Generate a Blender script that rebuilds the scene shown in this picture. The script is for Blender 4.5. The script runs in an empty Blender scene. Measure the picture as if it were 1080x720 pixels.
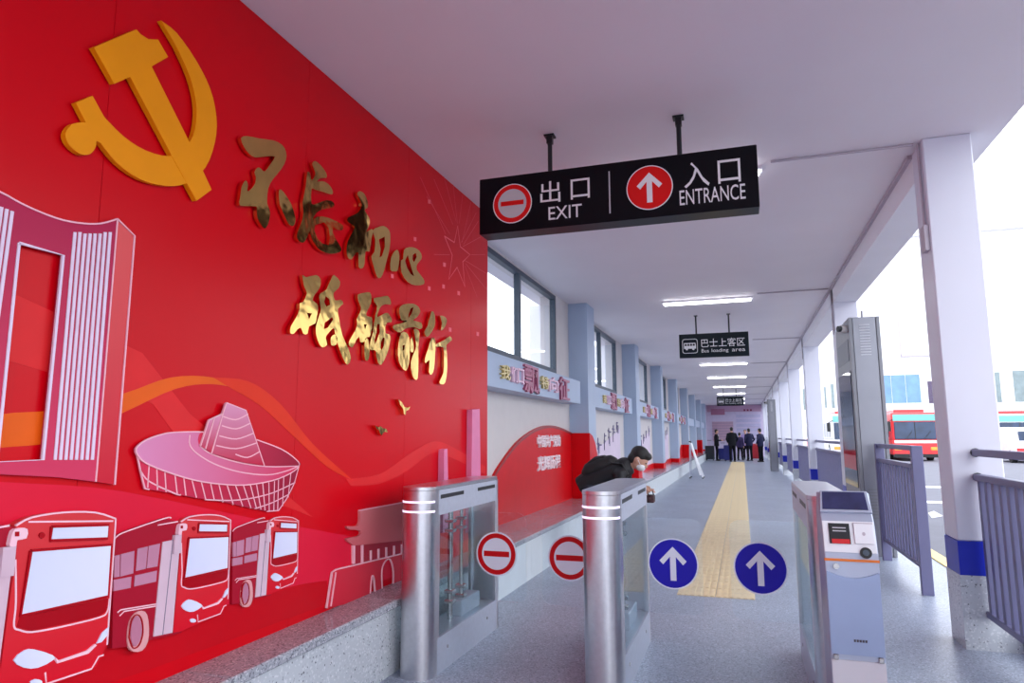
import bpy, bmesh, math, random
import numpy as np
from mathutils import Vector, Matrix
from mathutils.geometry import tessellate_polygon

random.seed(7)
SC = bpy.context.scene
COL = SC.collection

# ------------------------------------------------------------------ camera
FPX, CH = 725.0, 1.35
_vy = np.array([783 - 540, -(459.5 - 360), FPX]); _vy /= np.linalg.norm(_vy)
_vx = -np.array([-1600 - 540, -(467 - 360), FPX]); _vx /= np.linalg.norm(_vx)
_vx = _vx - _vy * _vx.dot(_vy); _vx /= np.linalg.norm(_vx)
_vz = np.cross(_vx, _vy)
if _vz[1] < 0: _vz = -_vz
RW = np.stack([_vx, _vy, _vz])
cam_d = bpy.data.cameras.new('camera'); cam = bpy.data.objects.new('camera', cam_d); COL.objects.link(cam)
cam_d.sensor_width = 36; cam_d.lens = 36 * FPX / 1080; cam_d.clip_start = .05; cam_d.clip_end = 600
_r, _u, _f = RW @ [1, 0, 0], RW @ [0, 1, 0], RW @ [0, 0, 1]
cam.matrix_world = Matrix(((_r[0], _u[0], -_f[0], 0), (_r[1], _u[1], -_f[1], 0), (_r[2], _u[2], -_f[2], CH), (0, 0, 0, 1)))
SC.camera = cam

# ------------------------------------------------------------------ overcast sky, exposure
world = bpy.data.worlds.new('overcast'); SC.world = world; world.use_nodes = True
_bg = world.node_tree.nodes['Background']
_bg.inputs[0].default_value = (.90, .935, 1, 1); _bg.inputs[1].default_value = 2.6
SC.view_settings.view_transform = 'Standard'; SC.view_settings.look = 'None'
SC.view_settings.gamma = 1; SC.view_settings.use_curve_mapping = False
SC.view_settings.exposure = 0.42

def at(px, py, X=None, Y=None, Z=None):
    """photo pixel -> point where its ray meets a known plane of the place"""
    d = RW @ np.array([px - 540, -(py - 360), FPX])
    if Z is not None: t = (Z - CH) / d[2]
    elif X is not None: t = X / d[0]
    else: t = Y / d[1]
    return Vector((d[0] * t, d[1] * t, CH + d[2] * t))

# ------------------------------------------------------------------ materials
def lin(c):
    return tuple((v / 12.92 if v <= .04045 else ((v + .055) / 1.055) ** 2.4) for v in (x / 255 for x in c[:3])) + (1,)

MATS = {}
def mat(name, c, rough=.5, metal=0., var=.05, scale=6., bump=0., bscale=60., coat=0., emit=0., spec=.5, c2=None, grad=None):
    if name in MATS: return MATS[name]
    m = bpy.data.materials.new(name); m.use_nodes = True; nt = m.node_tree; n = nt.nodes; l = nt.links
    b = n['Principled BSDF']; tc = n.new('ShaderNodeTexCoord')
    nz = n.new('ShaderNodeTexNoise'); nz.inputs['Scale'].default_value = scale; nz.inputs['Detail'].default_value = 4
    l.new(tc.outputs['Object'], nz.inputs['Vector'])
    rp = n.new('ShaderNodeValToRGB'); a = lin(c)
    k = lambda s: tuple(min(1, v * s) for v in a[:3]) + (1,)
    rp.color_ramp.elements[0].position = .3; rp.color_ramp.elements[1].position = .7
    rp.color_ramp.elements[0].color = k(1 - var); rp.color_ramp.elements[1].color = k(1 + var)
    l.new(nz.outputs['Fac'], rp.inputs['Fac']); out = rp.outputs['Color']
    if grad is not None:                      # a printed colour blend along one axis
        sp = n.new('ShaderNodeSeparateXYZ'); l.new(tc.outputs['Generated'], sp.inputs[0])
        g = n.new('ShaderNodeValToRGB'); g.color_ramp.elements[0].color = a; g.color_ramp.elements[1].color = lin(c2)
        l.new(sp.outputs[grad], g.inputs['Fac']); out = g.outputs['Color']
    l.new(out, b.inputs['Base Color'])
    if spec == .5 and any(k_ in name for k_ in ('print', 'sign', 'emblem', 'red_board', 'theatre', 'bus_', 'sticker', 'suit', 'trousers', 'asphalt')): spec = .14
    b.inputs['Roughness'].default_value = rough; b.inputs['Metallic'].default_value = metal
    b.inputs['Specular IOR Level'].default_value = spec
    b.inputs['Coat Weight'].default_value = coat; b.inputs['Coat Roughness'].default_value = .15
    if emit:
        l.new(out, b.inputs['Emission Color']); b.inputs['Emission Strength'].default_value = emit
    if bump:
        nb = n.new('ShaderNodeTexNoise'); nb.inputs['Scale'].default_value = bscale; l.new(tc.outputs['Object'], nb.inputs['Vector'])
        bp = n.new('ShaderNodeBump'); bp.inputs['Strength'].default_value = bump; bp.inputs['Distance'].default_value = .01
        l.new(nb.outputs['Fac'], bp.inputs['Height']); l.new(bp.outputs['Normal'], b.inputs['Normal'])
    MATS[name] = m
    return m

def granite(name, c, dark, light, scale=140., rough=.3, amount=.5, lo=.18):
    m = bpy.data.materials.new(name); m.use_nodes = True; nt = m.node_tree; n = nt.nodes; l = nt.links; b = n['Principled BSDF']
    tc = n.new('ShaderNodeTexCoord')
    v = n.new('ShaderNodeTexVoronoi'); v.inputs['Scale'].default_value = scale; l.new(tc.outputs['Object'], v.inputs['Vector'])
    bw = n.new('ShaderNodeRGBToBW'); l.new(v.outputs['Color'], bw.inputs[0])
    r = n.new('ShaderNodeValToRGB'); e = r.color_ramp.elements
    e[0].position = lo; e[0].color = lin(dark); e[1].position = .82; e[1].color = lin(light)
    for p, cc in ((lo + .06 + .2 * (1 - amount), c), (.72, c)):
        q = e.new(p); q.color = lin(cc)
    l.new(bw.outputs[0], r.inputs['Fac'])
    nz = n.new('ShaderNodeTexNoise'); nz.inputs['Scale'].default_value = 1.3; nz.inputs['Detail'].default_value = 5; l.new(tc.outputs['Object'], nz.inputs['Vector'])
    mx = n.new('ShaderNodeMix'); mx.data_type = 'RGBA'; mx.blend_type = 'MULTIPLY'; mx.inputs[0].default_value = 1
    r2 = n.new('ShaderNodeValToRGB'); r2.color_ramp.elements[0].position = .3; r2.color_ramp.elements[1].position = .7
    r2.color_ramp.elements[0].color = (.82, .82, .84, 1); r2.color_ramp.elements[1].color = (1, 1, 1, 1)
    l.new(nz.outputs['Fac'], r2.inputs['Fac']); l.new(r.outputs['Color'], mx.inputs[6]); l.new(r2.outputs['Color'], mx.inputs[7])
    l.new(mx.outputs[2], b.inputs['Base Color'])
    b.inputs['Roughness'].default_value = rough
    MATS[name] = m
    return m

def glass(name, tint=(.97, .99, 1, 1), refl=.12, rough=.02, k=.5):
    m = bpy.data.materials.new(name); m.use_nodes = True; nt = m.node_tree; n = nt.nodes; l = nt.links
    n.remove(n['Principled BSDF'])
    t = n.new('ShaderNodeBsdfTransparent'); t.inputs[0].default_value = tint
    g = n.new('ShaderNodeBsdfGlossy'); g.inputs['Roughness'].default_value = rough; g.inputs[0].default_value = (.95, .97, 1, 1)
    fr = n.new('ShaderNodeLayerWeight'); fr.inputs[0].default_value = .5
    pw = n.new('ShaderNodeMath'); pw.operation = 'POWER'; pw.inputs[1].default_value = 4; l.new(fr.outputs['Facing'], pw.inputs[0])
    ad = n.new('ShaderNodeMath'); ad.operation = 'MULTIPLY_ADD'; ad.inputs[1].default_value = k; ad.inputs[2].default_value = refl * .35; l.new(pw.outputs[0], ad.inputs[0])
    mx = n.new('ShaderNodeMixShader'); l.new(ad.outputs[0], mx.inputs[0]); l.new(t.outputs[0], mx.inputs[1]); l.new(g.outputs[0], mx.inputs[2])
    l.new(mx.outputs[0], n['Material Output'].inputs[0])
    MATS[name] = m
    return m

# ------------------------------------------------------------------ mesh builder
ORG = {}
def org(o): return ORG.get(o.name, Vector((0, 0, 0))) if o else Vector((0, 0, 0))

class MB:
    def __init__(s): s.v = []; s.f = []
    def add(s, v, f):
        k = len(s.v); s.v += [tuple(p) for p in v]; s.f += [tuple(i + k for i in q) for q in f]; return s
    def box(s, x0, x1, y0, y1, z0, z1):
        x0, x1 = sorted((x0, x1)); y0, y1 = sorted((y0, y1)); z0, z1 = sorted((z0, z1))
        return s.add([(x0, y0, z0), (x1, y0, z0), (x1, y1, z0), (x0, y1, z0), (x0, y0, z1), (x1, y0, z1), (x1, y1, z1), (x0, y1, z1)],
              [(0, 3, 2, 1), (4, 5, 6, 7), (0, 1, 5, 4), (1, 2, 6, 5), (2, 3, 7, 6), (3, 0, 4, 7)])
    def prism(s, poly, P, d0, d1, holes=()):
        """extrude a 2-D outline; P(u, v, d) -> 3-D point"""
        loops = [list(poly)] + [list(h) for h in holes]
        flat = [p for lp in loops for p in lp]; n = len(flat)
        tri = tessellate_polygon([[Vector((p[0], p[1], 0)) for p in lp] for lp in loops])
        v = [P(p[0], p[1], d0) for p in flat] + [P(p[0], p[1], d1) for p in flat]
        f = [tuple(t) for t in tri] + [tuple(i + n for i in reversed(t)) for t in tri]
        k = 0
        for lp in loops:
            m = len(lp)
            for i in range(m):
                a, b = k + i, k + (i + 1) % m
                f.append((a, b, b + n, a + n))
            k += m
        return s.add(v, f)
    def tube(s, pts, r, n=10, cap=True):
        pts = [Vector(p) for p in pts]; rs = r if isinstance(r, (list, tuple)) else [r] * len(pts)
        v = []; f = []; up = None
        for i, p in enumerate(pts):
            t = (pts[min(i + 1, len(pts) - 1)] - pts[max(i - 1, 0)]).normalized()
            if up is None:
                up = Vector((0, 0, 1)) if abs(t.z) < .9 else Vector((1, 0, 0))
            a = t.cross(up).normalized(); b = a.cross(t).normalized(); up = b
            rr = rs[i]; ra, rb = rr if isinstance(rr, tuple) else (rr, rr)
            for k in range(n):
                g = 2 * math.pi * k / n; v.append(p + a * (math.cos(g) * ra) + b * (math.sin(g) * rb))
        for i in range(len(pts) - 1):
            for k in range(n):
                f.append((i * n + k, i * n + (k + 1) % n, (i + 1) * n + (k + 1) % n, (i + 1) * n + k))
        if cap:
            f.append(tuple(range(n))[::-1]); f.append(tuple((len(pts) - 1) * n + k for k in range(n)))
        return s.add(v, f)
    def ball(s, c, rx, ry, rz, nu=14, nv=9):
        c = Vector(c); v = [c + Vector((0, 0, -rz))]; f = []
        for j in range(1, nv):
            h = -math.pi / 2 + math.pi * j / nv
            for i in range(nu):
                g = 2 * math.pi * i / nu; v.append(c + Vector((rx * math.cos(h) * math.cos(g), ry * math.cos(h) * math.sin(g), rz * math.sin(h))))
        v.append(c + Vector((0, 0, rz))); last = len(v) - 1
        for i in range(nu):
            f.append((0, 1 + (i + 1) % nu, 1 + i)); f.append((last, last - nu + i, last - nu + (i + 1) % nu))
        for j in range(nv - 2):
            for i in range(nu):
                a = 1 + j * nu + i; b = 1 + j * nu + (i + 1) % nu; f.append((a, b, b + nu, a + nu))
        return s.add(v, f)
    def build(s, name, m, parent=None, smooth=False, bevel=0., seg=1):
        o0 = org(parent); me = bpy.data.meshes.new(name)
        me.from_pydata([tuple(Vector(p) - o0) for p in s.v], [], s.f)
        bm = bmesh.new(); bm.from_mesh(me); bmesh.ops.recalc_face_normals(bm, faces=bm.faces)
        if bevel:
            ed = [e for e in bm.edges if len(e.link_faces) == 2 and e.calc_face_angle(0) > .5]
            bmesh.ops.bevel(bm, geom=ed, offset=bevel, segments=seg, affect='EDGES', profile=.5)
        bm.to_mesh(me); bm.free()
        me.materials.append(m if not isinstance(m, str) else MATS[m])
        if smooth:
            me.polygons.foreach_set('use_smooth', [True] * len(me.polygons))
            try: me.set_sharp_from_angle(angle=math.radians(40))
            except Exception: pass
        o = bpy.data.objects.new(name, me); COL.objects.link(o)
        if parent: o.parent = parent
        ORG[o.name] = o0
        return o

def tag(o, label=None, cat=None, group=None, kind=None):
    if label: o['label'] = label
    if cat: o['category'] = cat
    if group: o['group'] = group
    if kind: o['kind'] = kind
    return o
def thing(name, label, cat, loc=(0, 0, 0), group=None):
    o = bpy.data.objects.new(name, None); COL.objects.link(o); o.location = loc; o.empty_display_size = .1
    ORG[o.name] = Vector(loc); return tag(o, label, cat, group)
def struct(o): o['kind'] = 'structure'; return o
def copy_tree(o, parent=None, loc=None, label=None):
    c = o.copy(); COL.objects.link(c); c.parent = parent
    if loc is not None: c.location = loc
    if label: c['label'] = label
    for ch in o.children: copy_tree(ch, c)
    return c
def box(name, m, b, parent=None, bevel=0., seg=1): return MB().box(*b).build(name, m, parent, bevel=bevel, seg=seg)

def text(name, body, m, parent, o, w, h, facing='-Y', depth=.004, bold=0.):
    """lettering in a w x h box whose lower-left corner is o"""
    c = bpy.data.curves.new(name, 'FONT'); c.body = body; c.extrude = .02; c.resolution_u = 3; c.offset = bold
    t = bpy.data.objects.new(name, c); COL.objects.link(t)
    bpy.context.view_layer.update()
    me = bpy.data.meshes.new_from_object(t.evaluated_get(bpy.context.evaluated_depsgraph_get()))
    bpy.data.objects.remove(t); bpy.data.curves.remove(c)
    n = len(me.vertices); co = np.zeros(n * 3); me.vertices.foreach_get('co', co); co = co.reshape(-1, 3)
    lo, hi = co.min(0), co.max(0); u = (co[:, 0] - lo[0]) / (hi[0] - lo[0]) * w; v = (co[:, 1] - lo[1]) / (hi[1] - lo[1]) * h
    d = (co[:, 2] - lo[2]) / (hi[2] - lo[2]) * depth
    O = Vector(o) - org(parent)
    if facing == '-Y': P = np.stack([O.x + u, O.y - d, O.z + v], 1)
    else: P = np.stack([O.x + d, O.y + u, O.z + v], 1)
    me.vertices.foreach_set('co', P.astype(np.float32).ravel()); me.update(); me.materials.clear(); me.materials.append(m)
    ob = bpy.data.objects.new(name, me); COL.objects.link(ob); ob.parent = parent; ORG[ob.name] = org(parent)
    return ob

# ------------------------------------------------------------------ palette
M_white = mat('white_paint', (236, 236, 244), .55, var=.015, scale=2, bump=.05, bscale=90)
M_ceil = mat('ceiling_paint', (236, 231, 238), .6, var=.02, scale=1.2)
M_pilL = mat('pale_blue_paint', (172, 190, 216), .42, var=.02, scale=2)
M_pilR = mat('pale_white_paint', (216, 218, 232), .4, var=.015, scale=2)
M_beige = mat('beige_paint', (214, 208, 208), .6, var=.02)
M_mural = mat('mural_red', (208, 0, 20), .3, var=.03, scale=.8, spec=.14)
M_redboard = mat('red_board', (214, 10, 22), .35, var=.03)
M_floor = granite('floor_granite', (160, 170, 188), (122, 131, 150), (194, 202, 218), 120, .34)
M_kerb = granite('bench_granite', (200, 205, 212), (120, 122, 130), (222, 225, 230), 110, .22, 1., .10)
M_kerbtop = granite('bench_top_granite', (168, 171, 180), (112, 114, 124), (206, 208, 216), 150, .14, .6)
M_benchfront = mat('bench_front_stone', (214, 222, 228), .35, var=.04, scale=5)
M_tact = mat('tactile_yellow', (230, 210, 168), .55, var=.08, scale=9)
M_steel = mat('brushed_steel', (208, 208, 214), .28, metal=1, var=.05, scale=40)
M_steeld = mat('satin_steel', (200, 205, 220), .38, metal=.5, var=.04, scale=30)
M_chrome = mat('chrome', (196, 192, 190), .16, metal=1, var=.02)
M_black = mat('black_plastic', (18, 20, 26), .4, var=.1)
M_sign = mat('sign_black', (15, 14, 20), .3, var=.05)
M_sign2 = mat('sign_dark_green', (22, 32, 40), .4, var=.05)
M_signwhite = mat('sign_white', (236, 236, 240), .5, var=.01)
M_signgrey = mat('sign_grey', (196, 194, 200), .5, var=.01)
M_signred = mat('sign_red', (222, 26, 26), .45, var=.02)
M_stblue = mat('sticker_blue', (42, 34, 176), .45, var=.02)
M_stwhite = mat('sticker_white', (232, 232, 246), .5, var=.01)
M_stred = mat('sticker_red', (206, 16, 24), .45, var=.02)
M_gold = mat('polished_gold', (226, 188, 108), .11, metal=1, var=.06, scale=12, bump=.45, bscale=7)
M_golddull = mat('gold_letter', (220, 200, 140), .3, metal=.6, var=.05)
M_emblem = mat('emblem_orange', (240, 148, 12), .4, var=.03)
M_frame = mat('window_frame_slate', (62, 76, 92), .4, var=.05)
M_glass = glass('clear_glass')
M_gateglass = glass('gate_glass', (.88, .94, .95, 1), .05, k=.3)
M_rail = mat('rail_slate', (104, 104, 140), .4, var=.04)
M_blue = mat('pillar_blue', (22, 40, 176), .35, var=.03)
M_led = mat('lamp_diffuser', (255, 255, 255), .5, var=0, emit=7)
M_ledstripe = mat('led_stripe', (240, 225, 255), .5, var=0, emit=.8)
M_cond = mat('grey_conduit', (186, 178, 190), .5, var=.04)
M_skin = mat('skin', (206, 160, 138), .55, var=.06, scale=18)
M_hair = mat('black_hair', (20, 18, 20), .55, var=.2, scale=60, bump=.4, bscale=140)

# ------------------------------------------------------------------ layout constants (metres)
XP, XW, XPIL = -2.18, -2.52, -2.22       # mural face, window wall, left pillar face
ZC, ZB = 3.42, .42                       # ceiling, bench top
RX0, RX1 = 1.295, 1.595                  # right pillars
PY = [5.28 + 5.13 * i for i in range(9)] # pillar rows
YEND = 48.5

# ------------------------------------------------------------------ setting
struct(box('floor', M_floor, (-2.6, 1.95, -14, YEND + .3, -.15, 0)))
ground = struct(box('trim_1', mat('asphalt', (116, 117, 128), .75, var=.06, scale=3, bump=.1), (-60, 120, -60, 160, -.4, -.155)))
struct(box('ceiling', M_ceil, (-2.98, 1.79, -12, YEND + .3, ZC, ZC + .25)))
bm_ = MB().box(RX0, RX1, PY[0] + .3, YEND, 3.2, ZC - .001)
struct(bm_.build('trim_2', M_white))
# window wall: below sill, above lintel, piers between
WIN = []
wl = MB(); wl.box(XW - .24, XW, -12, YEND, 0, 2.25)
wl.box(XW - .24, XW, -12, YEND, 3.4, ZC - .001)
WZ0, WZ1 = 2.25, 3.40
edges = [-12]
for i in range(9):
    y0 = PY[0] + 5.13 * i - 5.13 + .6 + (.3 if i else 0); y1 = PY[0] + 5.13 * i - .78
    y0 = max(y0, PY[0] - 5.13 + 1.0)
    if i == 0: continue
    y0 = PY[i - 1] + .95; y1 = PY[i] - .75
    WIN.append((y0, y1)); wl.box(XW - .24, XW, edges[-1], y0, WZ0, WZ1); edges.append(y1)
wl.box(XW - .24, XW, edges[-1], YEND, WZ0, WZ1)
struct(wl.build('wall_left', M_beige))
struct(box('wall_far', mat('far_wall_paint', (196, 186, 214), .5), (-2.7, 1.6, YEND, YEND + .25, 0, ZC - .001)))

for i, (y0, y1) in enumerate(WIN):
    w = thing('window_%d' % (i + 1), None, None, (XW - .1, (y0 + y1) / 2, WZ0)); struct(w)
    t = .06; ym = y0 + (y1 - y0) * .5
    for (a, b, c, d) in ((y0, y1, WZ0, WZ0 + t), (y0, y1, WZ1 - t, WZ1), (y0, y0 + t, WZ0 + t, WZ1 - t), (y1 - t, y1, WZ0 + t, WZ1 - t), (ym - t / 2, ym + t / 2, WZ0 + t, WZ1 - t)):
        box('window_frame', M_frame, (XW - .08, XW - .005, a, b, c, d), w)
    for a, b in ((y0 + t, ym - t / 2), (ym + t / 2, y1 - t)):
        box('pane', M_glass, (XW - .05, XW - .044, a, b, WZ0 + t, WZ1 - t), w)

# left pillars (inside) and their outer ribs
for i in range(1, 9):
    p = MB().box(XW, XPIL, PY[i], PY[i] + .55, 0, ZC - .001)
    o = p.build('trim_%d' % (i + 2), M_pilL); struct(o)
    q = box('outer_rib', M_white, (XW - .24, XW - .62, PY[i] - .05, PY[i] + .6, -.15, ZC), None)
    q.name = 'trim_%d' % (i + 20); struct(q)
# bench along the left wall
SEG = [(-6.0, -3.0), (-3.0, -1.2), (-1.2, 1.0), (1.0, 2.35), (2.35, 3.7), (3.7, 5.05)]
b = thing('trim_40', None, None, (-2.2, 0, 0)); struct(b)
for y0, y1 in SEG:
    box('stone_panel', M_kerb, (XW, -1.975, y0 + .002, y1 - .002, 0, ZB - .045), b)
    box('bench_slab', M_kerbtop, (XW, -1.935, y0 + .001, y1 - .001, ZB - .045, ZB), b, bevel=.006)
y = 5.05
while y < YEND - .1:
    y1 = min(y + 1.5, YEND)
    box('stone_panel', M_benchfront, (XW, -1.985, y + .002, y1 - .002, 0, ZB - .045), b)
    box('bench_slab', M_kerbtop, (XW, -1.95, y + .001, y1 - .001, ZB - .045, ZB), b, bevel=.005)
    y = y1

# right pillars: stone foot, blue band, painted shaft
for i in range(9):
    p = thing('trim_%d' % (i + 50), None, None, ((RX0 + RX1) / 2, PY[i] + .15, 0)); struct(p)
    y0, y1 = PY[i], PY[i] + .3
    fx = .006
    box('stone_foot', M_kerb, (RX0 - fx, RX1 + fx, y0 - fx, y1 + fx, 0, .457), p)
    box('blue_band', M_blue, (RX0 - .002, RX1 + .002, y0 - .002, y1 + .002, .457, .671), p)
    box('shaft', M_pilR, (RX0, RX1, y0, y1, .671, ZC), p, bevel=.008)
struct(box('trim_70', M_kerb, (RX1 + .01, 1.93, -1, PY[0] + .28, 0, .16), None))
# yellow kerb edge beyond the fence
struct(box('trim_71', mat('kerb_yellow', (236, 206, 128), .5, var=.08), (1.93, 2.07, -2, YEND, -.15, .012), None))

# tactile strip, tile by tile
ty0 = 6.28; T = .32
tm = MB().box(-.158, .158, -.158, .158, 0, .004)
for k in range(6): tm.box(-.135 + k * .054 - .015, -.135 + k * .054 + .015, -.15, .15, .004, .009)
strip = thing('trim_72', None, None, (-.28, ty0, 0)); struct(strip)
proto = None
for r in range(100):
    for c in range(2):
        if proto is None:
            proto = tm.build('tactile_tile', M_tact, None); o = proto
        else:
            o = proto.copy(); COL.objects.link(o)
        o.parent = strip; o.location = (-.16 + .32 * c, .16 + T * r, 0)

# conduits under the ceiling
ct = MB().box(RX0 - .03, RX0, PY[0] + .3, YEND - .2, ZC - .031, ZC - .002).build('conduit_run', M_cond)
tag(ct, 'long grey conduit running along the ceiling and beam joint', 'conduit')
for i in range(9):
    yy = PY[i] + .07
    c = MB(); c.tube([(.30, yy, ZC - .012), (RX0 - .04, yy, ZC - .012)], .009, 8)
    c.tube([(RX0 - .012, yy, ZC - .01), (RX0 - .012, yy, 2.75 if i < 2 else 2.95)], .009, 8)
    if i == 0: c.box(RX0 - .03, RX0 - .002, yy - .05, yy + .05, 2.62, 2.8)
    tag(c.build('conduit_drop', M_cond), ['thin conduit crossing the ceiling to the nearest white pillar', 'thin ceiling conduit beside the second white pillar', 'thin ceiling conduit beside the third white pillar', 'thin ceiling conduit beside the fourth white pillar'][min(i, 3)] if i < 3 else 'thin ceiling conduit beside the %s white pillar' % ('fourth', 'fifth', 'sixth', 'seventh', 'eighth', 'ninth')[i - 3], 'conduit', 'ceiling conduits')

# ------------------------------------------------------------------ batten lamps
def lamp(y, label):
    t = thing('ceiling_lamp', label, 'lamp', (-.42, y, ZC), 'batten lamps on the ceiling')
    box('housing', M_white, (-1.09, .24, y - .045, y + .045, ZC - .03, ZC - .001), t)
    box('diffuser', M_led, (-1.07, .22, y - .04, y + .04, ZC - .062, ZC - .03), t, bevel=.012)
LY = [5.47, 10.75, 15.75, 20.5, 25.2, 30.1, 35.2, 40.2, 45.2]
LL = ['bright batten lamp hidden mostly behind the large black exit sign', 'large bright batten lamp in front of the first green loading sign',
      'batten lamp just behind the nearer loading area sign', 'first batten lamp below the nearer loading area sign', 'second batten lamp beyond the nearer loading area sign',
      'third batten lamp beyond the nearer loading area sign', 'batten lamp just behind the far loading area sign', 'second farthest batten lamp near the far wall', 'farthest batten lamp next to the far wall']
for y, s in zip(LY, LL): lamp(y, s)

# ------------------------------------------------------------------ mural wall
YM1 = 5.86
mur = thing('mural_panel', 'tall glossy red mural panel along the left side of the passage', 'wall panel', (XP - .1, 2.5, ZB))
ys = [-3.0, -1.82, -.61, .6, 1.815, 3.03, 4.24, 5.45, YM1]
for a, c in zip(ys, ys[1:]):
    box('panel_sheet', M_mural, (XP - .05, XP, a + .0012, c - .0012, ZB, ZC - .004), mur)
box('panel_core', mat('panel_edge_red', (196, 40, 60), .4), (XW + .001, XP - .05, -3.0, YM1 - .004, ZB, ZC - .003), mur)

def WP(d0=0.):
    """pixel outline -> point on the mural, lifted d off its face"""
    def P(u, v, d):
        q = at(u, v, X=XP + d0); return Vector((XP + d, q.y, q.z))
    return P
def wp(name, m, poly, parent, d0, d1, holes=(), ref=None):
    if parent is not mur: d0 = max(d0, .003)
    P0 = WP(d1 if ref is None else ref)
    pts = [P0(*p, 0) for p in poly]; hs = [[P0(*p, 0) for p in h] for h in holes]
    return MB().prism([(p.y, p.z) for p in pts], lambda u, v, d: Vector((XP + d, u, v)), d0, d1, [[(p.y, p.z) for p in h] for h in hs]).build(name, m, parent)
def wline(name, m, lines, w, parent, d0, d1, closed=False):
    w *= .55
    """thin strips of width w along pixel polylines, one mesh"""
    P0 = WP(d1); mb = MB()
    for ln in lines:
        q = [P0(*p, 0) for p in ln]; q = [Vector((a.y, a.z)) for a in q]
        L, Rr = [], []
        for i, p in enumerate(q):
            t = (q[min(i + 1, len(q) - 1)] - q[max(i - 1, 0)])
            t = t.normalized() if t.length > 1e-9 else Vector((1, 0)); nrm = Vector((-t.y, t.x)) * w / 2
            L.append(p + nrm); Rr.append(p - nrm)
        for i in range(len(q) - 1):
            quad = [L[i], L[i + 1], Rr[i + 1], Rr[i]]
            mb.add([(XP + d0, p.x, p.y) for p in quad] + [(XP + d1, p.x, p.y) for p in quad],
                   [(0, 1, 2, 3), (7, 6, 5, 4), (0, 4, 5, 1), (1, 5, 6, 2), (2, 6, 7, 3), (3, 7, 4, 0)])
    return mb.build(name, m, parent)
def crop(o, s, pts): return [(o[0] + x / s, o[1] + y / s) for x, y in pts]
def smooth(pts, n=4, closed=False):
    """Catmull-Rom through the points"""
    out = []; N = len(pts); rng = range(N if closed else N - 1)
    g = lambda i: np.array(pts[i % N] if closed else pts[max(0, min(N - 1, i))], float)
    for i in rng:
        p0, p1, p2, p3 = g(i - 1), g(i), g(i + 1), g(i + 2)
        for k in range(n):
            t = k / n
            out.append(tuple(.5 * ((2 * p1) + (p2 - p0) * t + (2 * p0 - 5 * p1 + 4 * p2 - p3) * t * t + (3 * p1 - p0 - 3 * p2 + p3) * t ** 3)))
    if not closed: out.append(tuple(pts[-1]))
    return out

# printed ribbons, rays and hill bands (flat print, a millimetre proud)
M_rib1 = mat('print_orange', (232, 96, 20), .4, var=.05)
M_rib2 = mat('print_orange_red', (226, 52, 24), .4, var=.05)
M_rib3 = mat('print_light_red', (222, 40, 44), .4, var=.04)
M_hill = mat('print_crimson', (222, 26, 58), .36, var=.04, scale=1)
M_hill2 = mat('print_deep_red', (196, 8, 26), .36, var=.04, scale=1)
wp('printed_ray', M_rib3, [(-60, 290), (20, 312), (150, 372), (215, 455), (150, 420), (60, 395), (-60, 360)], mur, 0, .0010)
wp('printed_ray', M_rib3, [(150, 410), (175, 415), (330, 545), (215, 500)], mur, 0, .0011)
wp('printed_ribbon', M_rib1, smooth([(-60, 455), (0, 437), (60, 432), (130, 415), (180, 398), (225, 398), (262, 412)], 4) + smooth([(262, 412), (225, 405), (185, 410), (130, 435), (60, 465), (0, 472), (-60, 480)], 4), mur, 0, .0016)
wp('printed_ribbon', M_rib2, smooth([(225, 398), (262, 402), (295, 425), (330, 468), (372, 506)], 4) + smooth([(372, 506), (345, 492), (312, 462), (275, 428), (245, 410)], 4), mur, 0, .0019)
wp('printed_ribbon', M_rib3, smooth([(365, 505), (400, 500), (430, 480), (455, 466), (475, 470), (512, 492)], 4) + smooth([(512, 500), (475, 482), (455, 478), (430, 496), (400, 510), (370, 512)], 4), mur, 0, .0013)
wp('printed_hill', M_hill, smooth([(-120, 498), (0, 508), (100, 514), (180, 528), (260, 545), (330, 558), (420, 575)], 3) + [(420, 606), (330, 640), (160, 705), (-120, 800)], mur, 0, .0022)
wp('printed_hill', M_hill2, smooth([(-120, 735), (60, 690), (180, 655), (300, 620), (345, 612)], 3) + [(345, 637), (160, 705), (-120, 800)], mur, 0, .0028)

# star outline with firework rays
M_thin = mat('print_pink_line', (244, 120, 132), .4, var=.03)
M_thin2 = mat('print_soft_pink', (226, 88, 100), .4, var=.03)
st = crop((430, 160), 4.5, [(175, 400), (222, 430), (238, 352), (250, 450), (296, 488), (262, 522), (272, 640), (235, 548), (196, 605), (212, 490), (175, 400)])
wline('printed_star', M_thin, [st], .017, mur, 0, .002)
rays = []
for a, b in (((230, 330), (170, 110)), ((215, 345), (125, 130)), ((200, 390), (90, 210)), ((180, 390), (60, 120)), ((236, 340), (215, 150)), ((245, 340), (262, 200)), ((255, 430), (325, 290)), ((258, 430), (300, 240)),
             ((262, 450), (345, 405)), ((300, 488), (368, 487)), ((272, 515), (370, 575)), ((275, 530), (372, 650)), ((272, 540), (330, 690)), ((200, 488), (125, 487)), ((265, 440), (335, 330))):
    rays.append(crop((430, 160), 4.5, [a, b]))
wline('printed_firework', M_thin2, rays, .009, mur, 0, .0015)
for p in ((453, 212.5), (438, 252), (453, 304), (468, 302), (484, 309), (469, 279), (414, 291), (475, 347.5), (504, 352)):
    wp('printed_spark', M_thin, [(p[0] - 1.4, p[1] - 2.4), (p[0] + 1.2, p[1] - 1.8), (p[0] + 1.2, p[1] + 2.4), (p[0] - 1.4, p[1] + 1.8)], mur, 0, .002)

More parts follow.
